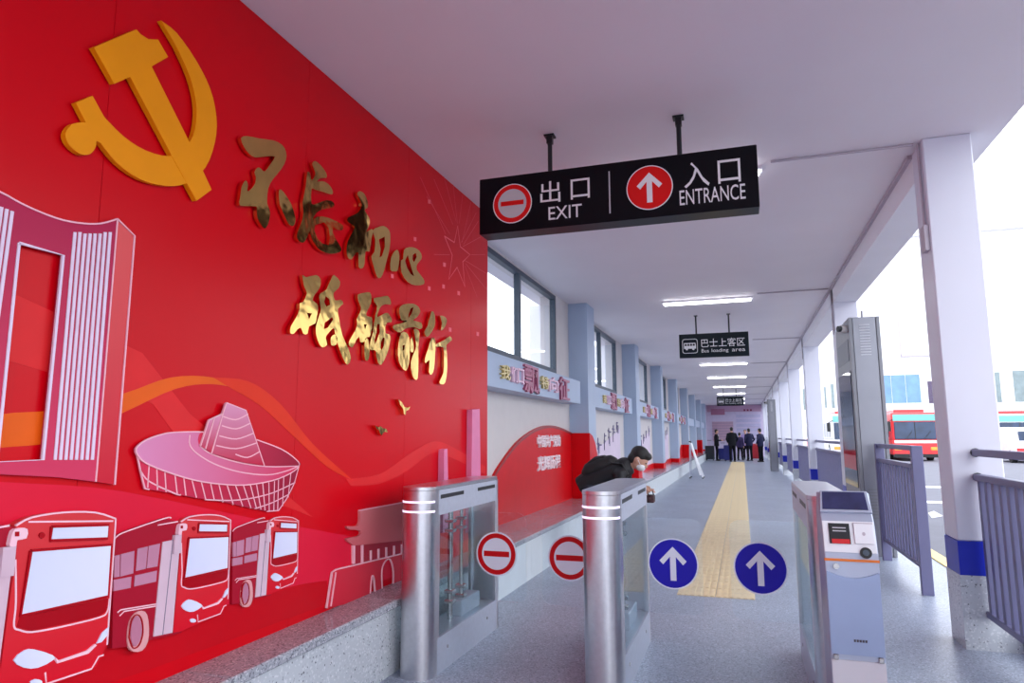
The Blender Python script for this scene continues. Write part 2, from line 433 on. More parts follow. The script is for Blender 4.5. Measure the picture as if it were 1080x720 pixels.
# ---------------- hammer and sickle
em = thing('wall_emblem', 'orange hammer and sickle emblem mounted on the red mural', 'emblem', at(150, 180, X=XP))
c3 = lambda L: crop((0, 0), 3, L)
wp('sickle', M_emblem, c3(smooth([(510, 65), (560, 105), (620, 190), (665, 280), (685, 370), (680, 450), (650, 530), (590, 580), (520, 587), (440, 565), (370, 515), (318, 452)], 3) +
   smooth([(305, 445), (303, 465), (285, 487), (255, 487), (220, 460), (207, 425), (225, 395), (255, 387), (272, 388)], 3) + [(240, 325), (293, 303)] +
   smooth([(330, 370), (390, 430), (460, 475), (540, 493), (600, 450), (620, 390), (620, 320), (600, 240), (560, 150)], 3)), em, .006, .028)
wp('hammer', M_emblem, c3([(297, 150), (432, 93), (445, 108), (470, 124), (500, 125), (532, 180), (480, 210), (600, 450), (670, 600), (622, 635), (545, 495), (412, 243), (362, 265)]), em, .006, .030)

# ---------------- gold brush characters
chars = [
 ('large gold brush character at the upper left of the slogan, below the emblem', [
   ((240, 130), 6, [(85, 95), (120, 80), (200, 95), (290, 108), (345, 135), (370, 180), (370, 230), (340, 290), (290, 350), (258, 410), (250, 490), (255, 520), (270, 560), (262, 620), (240, 665), (215, 645), (190, 600), (185, 550), (180, 525), (80, 520), (80, 470), (90, 400), (115, 360), (130, 390), (125, 430), (150, 415), (175, 380), (180, 340), (170, 310), (190, 280), (210, 285), (235, 305), (270, 260), (300, 210), (240, 210), (175, 215), (140, 195), (105, 150)], []),
   ((285, 160), 6, [(55, 250), (70, 240), (100, 275), (135, 335), (155, 400), (160, 440), (145, 470), (115, 455), (90, 400), (60, 330)], [])]),
 ('gold brush character second in the upper slogan line, with a looped lower part', [
   ((285, 160), 6, [(265, 75), (285, 58), (320, 85), (355, 135), (355, 165), (320, 165), (295, 190), (330, 185), (370, 205), (395, 245), (390, 270), (340, 255), (285, 240), (262, 235), (262, 330), (300, 325), (360, 305), (400, 320), (400, 350), (330, 365), (290, 390), (265, 440), (250, 500), (225, 560), (200, 575), (175, 555), (170, 520), (200, 440), (210, 380), (205, 320), (225, 220), (235, 130), (252, 135), (262, 180), (285, 150), (280, 115)], []),
   ((285, 160), 6, [(262, 445), (300, 410), (360, 415), (420, 440), (460, 465), (455, 495), (420, 490), (400, 475), (395, 510), (420, 560), (450, 610), (440, 635), (380, 645), (320, 625), (280, 580), (255, 520)], [[(285, 465), (340, 445), (370, 480), (378, 540), (370, 590), (330, 580), (298, 545), (280, 500)]])]),
 ('gold brush character third in the upper slogan line', [
   ((355, 195), 6.26, [(135, 60), (155, 40), (185, 60), (205, 110), (205, 150), (185, 165), (215, 215), (220, 250), (205, 290), (195, 310), (232, 290), (242, 310), (230, 350), (225, 400), (215, 440), (190, 440), (185, 520), (170, 550), (145, 540), (145, 450), (125, 450), (100, 490), (75, 480), (65, 430), (75, 370), (105, 310), (120, 275), (75, 245), (75, 215), (130, 190), (160, 155), (165, 120)], []),
   ((355, 195), 6.26, [(240, 300), (270, 280), (310, 270), (345, 295), (355, 340), (350, 420), (325, 520), (305, 590), (285, 615), (265, 600), (240, 520), (230, 470), (250, 440), (255, 360)], [[(280, 360), (318, 340), (318, 410), (300, 468), (284, 478), (290, 420)]])]),
 ('small gold brush character ending the upper slogan line', [
   ((355, 195), 6.26, [(385, 435), (405, 430), (415, 470), (405, 560), (380, 570), (355, 560), (360, 480)], []),
   ((355, 195), 6.26, [(445, 430), (480, 410), (530, 420), (560, 455), (560, 490), (535, 520), (530, 560), (575, 620), (575, 655), (520, 662), (470, 640), (430, 580), (425, 500), (440, 490)], [[(452, 500), (470, 462), (498, 560), (512, 603), (490, 588), (467, 550)], [(503, 462), (523, 448), (528, 475), (512, 510), (501, 490)]])]),
 ('gold brush character starting the lower slogan line, with a long tail', [
   ((300, 280), 6.55, [(125, 65), (150, 80), (220, 65), (250, 95), (245, 150), (210, 200), (195, 240), (225, 262), (232, 300), (222, 360), (212, 400), (170, 420), (160, 470), (130, 470), (115, 430), (90, 440), (65, 470), (40, 465), (45, 420), (80, 360), (105, 300), (105, 260), (130, 250), (155, 190), (135, 140)], [[(155, 325), (190, 330), (170, 370)]]),
   ((300, 280), 6.55, [(330, 75), (350, 70), (385, 110), (375, 155), (340, 190), (350, 240), (390, 235), (405, 265), (370, 300), (380, 380), (400, 480), (440, 570), (460, 640), (435, 685), (405, 640), (375, 560), (350, 470), (340, 430), (300, 470), (285, 500), (295, 545), (265, 565), (240, 540), (220, 480), (218, 420), (238, 350), (252, 300), (240, 220), (250, 190), (290, 165)], [[(285, 210), (310, 230), (315, 270), (290, 285), (275, 250)], [(330, 355), (338, 372), (300, 428), (272, 438), (278, 395)]]),
   ((300, 280), 6.55, [(320, 500), (345, 475), (365, 500), (360, 545), (325, 550)], [])]),
 ('gold brush character second in the lower slogan line', [
   ((360, 300), 8, [(140, 85), (190, 70), (240, 65), (255, 110), (245, 170), (215, 230), (215, 265), (255, 275), (262, 320), (250, 400), (240, 440), (215, 445), (195, 480), (160, 485), (150, 440), (120, 480), (95, 530), (65, 510), (70, 470), (115, 390), (135, 330), (130, 290), (155, 240), (165, 190), (145, 140)], [[(190, 335), (215, 335), (200, 380)]]),
   ((360, 300), 8, [(275, 115), (330, 105), (390, 95), (415, 130), (415, 170), (370, 165), (330, 190), (310, 240), (305, 275), (370, 240), (400, 245), (425, 290), (420, 320), (385, 320), (370, 360), (375, 410), (405, 420), (415, 460), (400, 540), (375, 610), (340, 675), (310, 660), (295, 600), (290, 560), (270, 550), (240, 545), (248, 470), (268, 400), (275, 330), (288, 250), (302, 180), (280, 150)], [[(302, 332), (322, 332), (324, 400), (302, 465), (283, 505), (280, 470), (296, 400)], [(352, 445), (366, 452), (358, 518), (342, 552), (330, 538), (334, 482)]]),
   ((360, 300), 8, [(200, 460), (225, 460), (240, 560), (230, 630), (205, 640), (195, 580)], [])]),
 ('gold brush character third in the lower slogan line', [
   ((410, 310), 7.2, [(80, 110), (110, 80), (180, 72), (225, 95), (240, 135), (215, 175), (185, 200), (245, 215), (255, 255), (230, 265), (190, 250), (130, 260), (90, 290), (45, 275), (30, 245), (60, 230), (120, 215), (140, 200), (100, 200), (85, 165)], [[(168, 108), (188, 98), (175, 148), (148, 185), (152, 150)]]),
   ((410, 310), 7.2, [(95, 295), (130, 290), (155, 330), (160, 420), (155, 520), (135, 578), (110, 570), (80, 520), (70, 460), (75, 370)], [[(105, 390), (122, 385), (118, 425), (106, 430)]]),
   ((410, 310), 7.2, [(165, 345), (180, 335), (190, 400), (185, 440), (165, 430)], []),
   ((410, 310), 7.2, [(190, 270), (215, 265), (235, 300), (225, 400), (225, 520), (220, 640), (195, 645), (175, 600), (168, 520), (190, 450), (207, 400), (202, 330)], [])]),
 ('gold brush character ending the lower slogan line', [
   ((410, 310), 7.2, [(325, 130), (350, 160), (350, 240), (310, 310), (285, 322), (270, 285), (295, 240)], []),
   ((410, 310), 7.2, [(390, 165), (430, 175), (442, 210), (420, 260), (395, 275), (405, 220)], []),
   ((410, 310), 7.2, [(325, 335), (355, 350), (352, 450), (345, 560), (325, 612), (305, 590), (310, 500), (280, 525), (275, 490), (300, 410)], []),
   ((410, 310), 7.2, [(360, 380), (420, 350), (465, 320), (480, 350), (440, 385), (442, 450), (445, 560), (430, 670), (400, 685), (385, 665), (415, 600), (420, 500), (415, 405), (365, 400)], [])]),
]
for lab, strokes in chars:
    o0, s0, p0, _ = strokes[0]; c0 = crop(o0, s0, p0)[0]
    t = thing('gold_character', lab, 'letter', at(c0[0], c0[1], X=XP), 'gold slogan characters')
    for o_, s_, poly, holes in strokes:
        wp('brush_stroke', M_gold, smooth(crop(o_, s_, poly), 2, True), t, .008, .028, [crop(o_, s_, h) for h in holes])
# small gold birds
for lab, base, pts in (('small gold bird with raised wing on the mural', (380, 410), [(262, 70), (290, 95), (305, 125), (330, 130), (345, 120), (335, 145), (318, 150), (312, 180), (300, 170), (298, 140), (275, 110)]),
                       ('small gold bird with spread wings lower on the mural', (380, 410), [(100, 250), (125, 265), (140, 255), (155, 270), (180, 275), (190, 300), (170, 295), (158, 305), (148, 322), (135, 305), (130, 285), (112, 272)])):
    o = wp('gold_bird', M_gold, crop(base, 6.543, pts), None, .0, .03); tag(o, lab, 'bird ornament', 'gold birds on the mural')

# ---------------- tower cut-out
M_tw = mat('tower_print', (214, 60, 96), .36, c2=(176, 30, 74), grad=2)
M_tws = mat('tower_side_print', (206, 34, 56), .36, c2=(226, 92, 92), grad=2)
M_pinkline = mat('print_pale_pink', (244, 186, 200), .4, var=.02)
M_lav = mat('print_lavender', (232, 214, 236), .4, var=.02)
tw = thing('tower_cutout', 'pink cut-out of twin tower office building on the mural', 'wall relief', at(60, 500, X=XP))
top = smooth([(-90, 165), (-45, 183), (0, 202), (22, 214), (44, 224), (67, 232), (89, 235.5), (107, 235.5), (124.4, 230.7)], 3)
wp('facade', M_tw, top + [(101.4, 507.8), (60, 503), (0, 500), (-120, 495)], tw, .0, .022, [[(20.7, 256), (67.3, 269), (45.8, 484.7), (-3, 487)]])
wp('side_wall', M_tws, [(124.4, 230.7), (142.5, 248.5), (121.5, 511), (101.4, 507.8)], tw, .0, .020)
wline('edge_line', M_pinkline, [top, [(124.4, 230.7), (101.4, 507.8)], [(124.4, 230.7), (142.5, 248.5), (121.5, 511)]], .010, tw, .018, .025)
wline('opening_frame', M_lav, [[(20.7, 256), (67.3, 269), (45.8, 484.7), (-3, 487), (20.7, 256)]], .016, tw, .018, .026)
for k in range(8):
    xt = 79.5 + k * 5.3; xb = 58.5 + k * 5.6; yt = 244.5 + (1.5 if 1 < k < 6 else 0)
    wp('light_strip', M_lav, [(xt - 1.5, yt), (xt + 1.5, yt + .3), (xb + 1.5, 484.7), (xb - 1.5, 484.7)], tw, .02, .026)
for k in range(5):
    xt = 13.5 - k * 5.6; xb = -22 - k * 6.0
    wp('light_strip', M_lav, [(xt - 2, 222 - k * 2.2), (xt + 1.5, 223 - k * 2.2), (xb + 1.7, 486), (xb - 1.9, 486)], tw, .02, .026)

# ---------------- theatre cut-out
th = thing('theatre_cutout', 'pink bowl shaped theatre cut-out with cone roof on the mural', 'wall relief', at(230, 530, X=XP))
c4 = lambda L: crop((130, 415), 5.4, L)
M_th1 = mat('theatre_deck', (222, 140, 182), .36, c2=(214, 36, 80), grad=1)
M_th2 = mat('theatre_bowl', (216, 50, 84), .36, c2=(150, 16, 50), grad=1)
M_th3 = mat('theatre_cone', (196, 24, 60), .36, c2=(222, 150, 184), grad=2)
rim = smooth([(75, 315), (130, 265), (250, 225), (400, 217), (560, 230), (760, 262), (900, 315), (985, 375), (1002, 412), (950, 455), (850, 495), (700, 520), (560, 515), (420, 495), (280, 455), (150, 405), (95, 365)], 3, True)
wp('bowl', M_th2, c4([(75, 318), (95, 365), (150, 405), (280, 455), (420, 495), (560, 515), (700, 520), (850, 495), (950, 455), (1002, 412), (975, 510), (930, 600), (885, 665), (820, 670), (720, 650), (560, 612), (420, 595), (300, 570), (150, 545), (122, 540), (100, 440)]), th, 0, .014)
wp('deck', M_th1, c4(rim), th, .006, .018)
wp('deck_shade', M_th2, c4(smooth([(430, 245), (480, 220), (760, 262), (900, 315), (985, 375), (1000, 410), (820, 412), (650, 390), (500, 340), (440, 300)], 3, True)), th, .012, .0195)
wp('cone', M_th3, c4([(590, 52), (700, 95), (805, 410), (700, 395), (505, 340), (570, 112)]), th, .012, .026)
wp('cone_wing', M_th3, c4([(490, 150), (572, 112), (505, 340), (442, 298)]), th, .012, .023)
_ri = smooth([(760, 262), (900, 315), (985, 375), (1002, 412), (950, 455), (850, 495), (700, 520), (560, 515), (420, 495), (280, 455), (150, 405), (95, 365), (75, 315), (130, 265), (250, 225), (400, 217), (462, 219)], 3)
ln = [c4(_ri), c4(smooth([(380, 235), (380, 290), (420, 340), (520, 400), (660, 445), (820, 462), (930, 440), (1000, 412)])), c4(smooth([(440, 300), (500, 342), (650, 390), (820, 415), (1000, 412)]))]
lc = [c4([(590, 52), (700, 95), (805, 410)]), c4([(590, 52), (570, 112), (505, 340)]), c4([(442, 298), (490, 150), (572, 112)]), c4([(470, 315), (520, 140)])]
lb = [c4(smooth([(100, 440), (150, 500), (300, 570), (330, 575)])), c4(smooth([(470, 603), (600, 608), (720, 597), (850, 565), (980, 505)])), c4(smooth([(750, 655), (850, 620), (940, 575)])), c4([(75, 318), (100, 440), (125, 540), (150, 545)]), c4([(1002, 412), (975, 510), (930, 600), (885, 665), (820, 670)])]
for yl, x0, x1 in ((130, 570, 712), (182, 562, 725), (240, 548, 740), (295, 530, 758), (345, 640, 775)):
    lc.append(c4(smooth([(x0, yl), ((x0 + x1) / 2, yl + 18), (x1, yl - 14)])))
for x, y0, x2, y2 in ((148, 405, 140, 535), (192, 428, 196, 548), (238, 445, 245, 560), (295, 460, 308, 570), (345, 478, 358, 580), (392, 492, 418, 592), (445, 500, 470, 600), (498, 510, 520, 608), (545, 515, 570, 618), (592, 520, 628, 632), (640, 522, 682, 642), (685, 522, 728, 652), (725, 520, 760, 656), (760, 518, 785, 660), (795, 510, 808, 664), (830, 505, 832, 668), (862, 498, 858, 670), (885, 490, 880, 662), (915, 475, 908, 640), (955, 455, 940, 590)):
    lb.append(c4([(x, y0), (x2, y2)]))
for nm_, L_, da, db in (('deck_line', ln, .014, .0202), ('cone_line', lc, .02, .0272), ('bowl_line', lb, .010, .0152)):
    wline(nm_, M_pinkline, L_, .0095, th, da, db)

# ---------------- gatehouse cut-out
gh = thing('gatehouse_cutout', 'pale pink old city gatehouse cut-out beside the left gate', 'wall relief', at(380, 640, X=XP))
c5 = lambda L: crop((330, 510), 5.145, L)
M_gh = mat('gatehouse_wall_print', (204, 34, 54), .36, c2=(214, 50, 70), grad=2)
M_gr = mat('gatehouse_roof_print', (204, 90, 100), .36, c2=(212, 118, 122), grad=2)
wp('city_wall', M_gh, c5([(75, 675), (105, 480), (130, 465), (640, 345), (660, 560), (470, 590)]), gh, 0, .013, [c5([(380, 590), (375, 470), (400, 415), (425, 415), (440, 480), (438, 572)]), c5([(315, 610), (322, 510), (332, 512), (340, 603)])])
wp('roof', M_gr, c5(smooth([(255, 145), (255, 200), (240, 230), (185, 230), (200, 248), (240, 250), (262, 262), (245, 285), (180, 298), (210, 325), (225, 335)], 2) + [(280, 330), (640, 290), (640, 75)]), gh, 0, .018)
for k in range(6):
    x = 285 + k * 42; yk = 385 - k * 8.5
    wp('gallery_post', M_pinkline, c5([(x + 27, yk - 22), (x + 35, yk - 24), (x + 35, yk + 28), (x + 27, yk + 30)]), gh, 0, .016)
for x in (220, 265): wp('corner_post', M_pinkline, c5([(x, 335), (x + 10, 332), (x + 10, 432), (x, 435)]), gh, 0, .017)
wp('gallery_wall', mat('gallery_print', (170, 40, 60), .4), c5([(225, 335), (640, 288), (640, 345), (225, 440)]), gh, 0, .010)
wline('edge_line', M_pinkline, [c5([(78, 675), (108, 480), (130, 465), (640, 343)]), c5([(100, 665), (128, 480)]), c5([(255, 145), (640, 75)]), c5(smooth([(380, 590), (377, 470), (400, 415), (425, 415), (440, 480), (438, 572)])), c5(smooth([(313, 610), (322, 508), (334, 512), (342, 600)]))], .012, gh, .008, .0195)
for lab, q in (('tall pink column cut-out near the end of the mural', [(498, 432), (506, 431), (507, 502), (497, 504)]), ('short pink column cut-out on the mural above the left gate', [(468.5, 474), (472, 473), (473, 505), (467.5, 506)])):
    zz = at(q[2][0], q[2][1], X=XP + .05)
    o = wp('column_cutout', mat('column_print', (226, 130, 170), .36), q[:2] + [(q[2][0] + .6, 560), (q[3][0] - .4, 562)], None, 0, .05); tag(o, lab, 'wall relief', 'pink column cut-outs')

# ---------------- bus cut-outs: one drawing, three placements
M_bus = mat('bus_print_red', (214, 18, 40), .36, c2=(214, 60, 66), grad=2)
M_busside = mat('bus_side_print', (168, 22, 46), .36, var=.04)
M_busdark = mat('bus_print_dark', (170, 8, 26), .36)
M_busline = mat('bus_print_white', (246, 200, 214), .4)
M_buswin = mat('bus_window_print', (214, 218, 246), .36, c2=(226, 228, 250), grad=1)
M_buspale = mat('bus_door_print', (214, 184, 200), .36)
M_buspane = mat('bus_pane_print', (190, 130, 156), .36)
B0 = (110, 530), 4.236
SRC = crop(*B0, [(378, 157), (558, 150), (553, 295), (360, 338), (425, 92), (550, 95), (350, 460), (555, 380)])
def aff(dst):
    A = np.array([[x, y, 1] for x, y in SRC]); Bq = np.array(dst); K, *_ = np.linalg.lstsq(A, Bq, rcond=None)
    return lambda pts: [tuple(np.array([x, y, 1]) @ K) for x, y in crop(*B0, pts)]
I2 = lambda pts: crop(*B0, pts)
T1 = aff(crop((0, 530), 3.79, [(125, 187), (443, 172), (437, 372), (85, 453), (213, 90), (430, 97), (58, 632), (437, 490)]))
T3 = aff(crop((230, 530), 6, [(357, 188), (505, 182), (500, 318), (350, 352), (397, 125), (500, 128), (340, 470), (502, 405)]))
def bus_cutout(Tf, lab, d, lw, side=True):
    t = thing('bus_cutout', lab, 'wall relief', at(*Tf([(400, 560)])[0], X=XP), 'red bus cut-outs on the mural')
    if side:
        wp('bus_side', M_busside, Tf([(35, 650), (45, 160), (100, 130), (270, 70), (345, 90), (345, 580), (215, 610), (130, 640)]), t, 0, d)
        for q in ([(75, 230), (135, 215), (130, 315), (72, 330)], [(150, 205), (195, 195), (185, 295), (142, 305)], [(200, 193), (250, 182), (238, 284), (190, 293)], [(42, 345), (122, 330), (118, 380), (42, 395)], [(138, 325), (236, 303), (232, 352), (134, 374)], [(45, 238), (70, 232), (68, 330), (45, 334)]):
            wp('side_window', M_buspane, Tf(q), t, d - .004, d + .003)
        for _l in [Tf(smooth([(45, 165), (60, 148), (100, 128), (270, 70), (300, 68)])), Tf([(60, 490), (75, 478), (235, 452)]), Tf([(70, 505), (90, 485), (240, 460)]), Tf([(240, 100), (330, 84)])]: wline('roof_line', M_busline, [_l], lw, t, d - .002, d + .0018)
        wl_ = smooth([(105, 590), (115, 530), (140, 492), (170, 482), (192, 500), (200, 560), (195, 620), (170, 660), (130, 665), (108, 640)], 2, True)
        w = wp('wheel', mat('wheel_print', (222, 160, 164), .4), Tf(wl_), t, d - .004, d + .006)
        wp('hub', mat('hub_print', (186, 120, 146), .4), Tf(smooth([(118, 590), (126, 530), (146, 505), (162, 525), (168, 580), (152, 630), (130, 640)], 2, True)), w, d + .002, d + .009)
        wline('tyre_line', M_busdark, [Tf(smooth([(112, 600), (122, 530), (146, 500), (168, 520), (174, 580), (158, 635), (130, 648), (112, 600)]))], lw * .8, w, d + .002, d + .0105)
        dr = wp('door', M_buspale, Tf([(262, 175), (340, 160), (305, 580), (220, 598)]), t, d - .004, d + .004)
        wline('door_seam', mat('print_grey', (130, 120, 140), .4), [Tf([(308, 165), (262, 590)])], lw * .5, dr, d, d + .006)
    fr = smooth([(345, 85), (380, 64), (450, 54), (520, 58), (566, 78)], 3)
    wp('bus_front', M_bus, Tf(fr + [(560, 300), (552, 430), (530, 490), (420, 540), (340, 575), (308, 580), (325, 400), (345, 180)]), t, 0, d + .006)
    wp('lower_shield', M_busdark, Tf([(358, 342), (553, 300), (550, 335), (535, 348), (385, 382), (352, 370)]), t, d, d + .009)
    ws = wp('windscreen', M_buswin, Tf([(380, 157), (558, 150), (553, 294), (360, 338)]), t, d, d + .012)
    wline('windscreen_trim', M_busdark, [Tf([(380, 157), (558, 150), (553, 294), (360, 338), (380, 157)])], lw * 1.6, ws, d + .004, d + .0130)
    ds = wp('destination_board', M_buswin, Tf([(427, 92), (550, 94), (548, 131), (424, 131)]), t, d, d + .011)
    wline('board_trim', M_busdark, [Tf([(425, 92), (551, 94), (549, 132), (422, 131), (425, 92)])], lw * 1.6, ds, d + .004, d + .0120)
    wp('headlight', M_buswin, Tf(smooth([(346, 462), (370, 435), (392, 434), (432, 452), (434, 466), (400, 486), (370, 484)], 2, True)), t, d, d + .011)
    wp('headlight', M_buswin, Tf([(530, 425), (542, 395), (556, 380), (552, 405), (540, 422)]), t, d, d + .011)
    wp('fog_lamp', M_buswin, Tf(smooth([(384, 524), (396, 517), (410, 523), (408, 533), (392, 535)], 2, True)), t, d, d + .011)
    wline('trim_line', M_busline, [Tf(smooth([(345, 180), (348, 300), (345, 365), (358, 378), (385, 385), (450, 374), (535, 352), (552, 335), (556, 300)])), Tf([(436, 460), (442, 472), (510, 448), (528, 428)]), Tf([(417, 500), (420, 532), (520, 495), (535, 462), (546, 458)]),
        Tf(fr), Tf([(372, 76), (560, 84)]), Tf([(566, 78), (553, 430)])], lw, t, d, d + .0078)
    wp('bumper_band', M_busline, Tf([(438, 458), (446, 468), (508, 444), (526, 426), (530, 430), (512, 452), (443, 476)]), t, d, d + .0115)
    mr = wp('mirror', M_busline, Tf(smooth([(332, 130), (338, 100), (352, 92), (370, 96), (368, 122), (348, 126), (346, 142), (332, 142)], 2, True)), t, d, d + .016)
    wp('mirror_glass', M_busdark, Tf([(343, 102), (352, 102), (352, 115), (343, 115)]), mr, d + .008, d + .018)
    wp('mirror_panel', M_buspale, Tf([(317, 145), (346, 142), (342, 225), (312, 228)]), t, d, d + .014)
    wp('marker_lamp', M_busdark, Tf(smooth([(396, 115), (403, 106), (410, 115), (403, 125)], 2, True)), t, d, d + .011)
bus_cutout(T3, 'smallest red bus cut-out, farthest right of the three', .016, .006)
bus_cutout(I2, 'middle red bus cut-out with its side door on the mural', .026, .008)
bus_cutout(T1, 'largest red bus cut-out, nearest at the lower left', .038, .010)

# ------------------------------------------------------------------ hanging signs
def disc(c, r, y0, y1, n=40, ry=None):
    return [(c[0] + r * math.cos(2 * math.pi * k / n), c[1] + (ry or r) * math.sin(2 * math.pi * k / n)) for k in range(n)]
XZ = lambda u, v, d: Vector((u, d, v))
def face(name, m, poly, parent, y0, y1, holes=()): return MB().prism(poly, XZ, y0, y1, holes).build(name, m, parent)
SY = 4.31
s1 = thing('hanging_sign', 'large black hanging sign for exit and entrance above the gates', 'sign', (-.75, SY + .08, ZC))
sb = MB().box(-1.665, .166, SY, SY + .16, 2.735, 3.133).build('sign_box', M_sign, s1, bevel=.004)
for x in (-1.174, -.303):
    MB().tube([(x, SY + .08, 3.13), (x, SY + .08, ZC)], .016, 12).build('hanger_rod', M_black, s1, smooth=True)
    h_ = MB().box(x - .035, x + .035, SY + .045, SY + .115, ZC - .012, ZC - .001).box(x - .02, x + .02, SY + .06, SY + .10, ZC - .06, ZC - .012).build('ceiling_plate', M_black, s1)
def sp(px, py, Y=SY): q = at(px, py, Y=Y); return (q.x, q.z)
def arrow(c, r):
    """upward arrow outline inside a disc of radius r"""
    w = .13 * r
    pts = [(-w, -.78), (w, -.78)]; P = [(-w / r, -.74), (w / r, -.74), (w / r, .30), (.44, -.05), (.60, .12), (0, .74), (-.60, .12), (-.44, -.05), (-w / r, .30)]
    return [(c[0] + x * r, c[1] + z * r) for x, z in P]
ce = sp(540.4, 214.6); re = .134
face('no_entry_disc', M_signred, disc(ce, re, 0, 0), s1, SY - .003, SY)
face('disc_rim', M_signwhite, disc(ce, re + .006, 0, 0), s1, SY - .003, SY, [disc(ce, re, 0, 0)])
face('disc_centre', M_signgrey, disc(ce, re * .76, 0, 0), s1, SY - .005, SY - .003)
face('no_entry_bar', M_signred, [(ce[0] - .082, ce[1] - .014), (ce[0] + .082, ce[1] - .014), (ce[0] + .082, ce[1] + .018), (ce[0] - .082, ce[1] + .018)], s1, SY - .007, SY - .005)
ca = sp(685, 197.8); ra = .142
face('arrow_disc', M_signred, disc(ca, ra, 0, 0), s1, SY - .003, SY)
face('disc_rim', M_signwhite, disc(ca, ra + .006, 0, 0), s1, SY - .003, SY, [disc(ca, ra, 0, 0)])
face('arrow', M_signwhite, arrow(ca, ra * .95), s1, SY - .005, SY - .003)
x0, _ = sp(643, 205); face('divider', M_signgrey, [(x0 - .004, 2.79), (x0 + .004, 2.79), (x0 + .004, 3.075), (x0 - .004, 3.075)], s1, SY - .004, SY)
def signtext(body, px0, px1, pyc, h):
    a, c = sp(px0, pyc), sp(px1, pyc); z = sp((px0 + px1) / 2, pyc)[1]
    text('lettering', body, M_signwhite, s1, (a[0], SY - .001, z - h / 2), c[0] - a[0], h)
signtext('出', 570, 591, 202.5, .150); signtext('口', 602, 622, 199, .138)
signtext('EXIT', 578.6, 613.7, 223.5, .088)
signtext('入', 721.3, 748, 184, .165); signtext('口', 757, 781, 180.5, .150)
signtext('ENTRANCE', 716.7, 786.4, 205.2, .098)

def load_sign(y, dx, lab):
    t = thing('loading_sign', lab, 'sign', (-.395 + dx, y + .04, ZC), 'loading area signs')
    a, c = -.967 + dx, .175 + dx
    box('sign_box', M_sign2, (a, c, y, y + .08, 2.685, 3.095), t, bevel=.004)
    for x in (-.676 + dx, -.133 + dx):
        MB().tube([(x, y + .04, 3.09), (x, y + .04, ZC)], .014, 10).build('hanger_rod', M_black, t, smooth=True)
        box('ceiling_plate', M_black, (x - .03, x + .03, y + .01, y + .07, ZC - .012, ZC - .001), t)
    # rounded square bus pictogram
    cx, cz, hw, r = a + .18, 2.885, .128, .04
    def rr(hw, hz, r, n=5):
        P = []
        for sx, sz, g0 in ((1, 1, 0), (-1, 1, 90), (-1, -1, 180), (1, -1, 270)):
            for k in range(n + 1):
                g = math.radians(g0 + 90 * k / n); P.append((cx + sx * (hw - r) + r * math.cos(g), cz + sz * (hz - r) + r * math.sin(g)))
        return P
    face('icon_frame', M_signwhite, rr(hw, .125, r), t, y - .003, y, [rr(hw - .009, .116, r - .006)])
    wins = [[(cx - .088 + k * .045, cz + .005), (cx - .054 + k * .045, cz + .005), (cx - .054 + k * .045, cz + .04), (cx - .088 + k * .045, cz + .04)] for k in range(4)]
    face('bus_icon', M_signwhite, [(cx - .1, cz - .045), (cx + .1, cz - .045), (cx + .1, cz + .01), (cx + .09, cz + .055), (cx - .1, cz + .055)], t, y - .003, y, wins)
    for k in (-.055, .055): face('wheel_icon', M_signwhite, disc((cx + k, cz - .05), .02, 0, 0, 14), t, y - .003, y)
    text('lettering', '巴士上客区', M_signwhite, t, (a + .37, y - .001, 2.855), .71, .145)
    for wd, u0, u1, dz in (('Bus', 0, .17, 0), ('loading', .235, .62, -.016), ('area', .70, 1, 0)):
        text('lettering', wd, M_signwhite, t, (a + .37 + .71 * u0, y - .001, 2.765 + dz), .71 * (u1 - u0), .06 - dz if wd != 'area' else .045)
    return t
load_sign(12.13, 0, 'dark green loading area sign hanging nearer the gates')
load_sign(32.3, -.05, 'dark green loading area sign hanging far down the passage')

# ------------------------------------------------------------------ fascias and boards between left pillars
M_lp = mat('letter_pink', (236, 196, 216), .35, var=.04); M_lr = mat('letter_crimson', (176, 92, 124), .35, var=.05)
XF = -2.28
for i in range(8):
    y0, y1 = PY[i] + .552, PY[i + 1] - .28
    f = box('fascia_beam', M_pilL, (XW + .002, XF, y0, y1, 1.83, 2.17), None, bevel=.004)
    struct(f); f.name = 'trim_%d' % (80 + i)
def ftext(body, m, px0, px1, py0, py1, parent):
    a = at(px0, (py0 + py1) / 2, X=XF); c = at(px1, (py0 + py1) / 2, X=XF); zt = at((px0 + px1) / 2, py0, X=XF).z; zb = at((px0 + px1) / 2, py1, X=XF).z
    text('letter', body, m, parent, (XF, a.y, zb), c.y - a.y, zt - zb, '+X', .03, .012)
def slogan(dy, lab):
    t = thing('slogan_letters', lab, 'lettering', (XF, 7.8, 1.83), 'raised letters on the white fascias')
    for body, m, q in (('我', M_golddull, (526.5, 536, 385, 400)), ('们', M_lp, (537, 543.5, 387, 403)), ('口', M_lp, (544, 550.5, 389, 405)), ('飘', M_lr, (551, 567, 386, 415)),
                       ('特', M_golddull, (569, 577, 397, 410)), ('向', M_lp, (577.5, 587, 398, 413.5)), ('征', M_lr, (588, 599, 398, 422))):
        ftext(body, m, *q, t)
    return t
sl = slogan(0, 'raised pink and gold letters on the fascia nearest the mural')
for i, lab in ((1, 'raised pink letters on the second fascia from the mural'), (2, 'raised pink letters on the third fascia from the mural'), (3, 'raised pink letters on the fourth fascia from the mural'), (4, 'raised pink letters on the fifth fascia from the mural')):
    copy_tree(sl, None, (XF, 7.8 + 5.13 * i + .25, 1.83), lab)

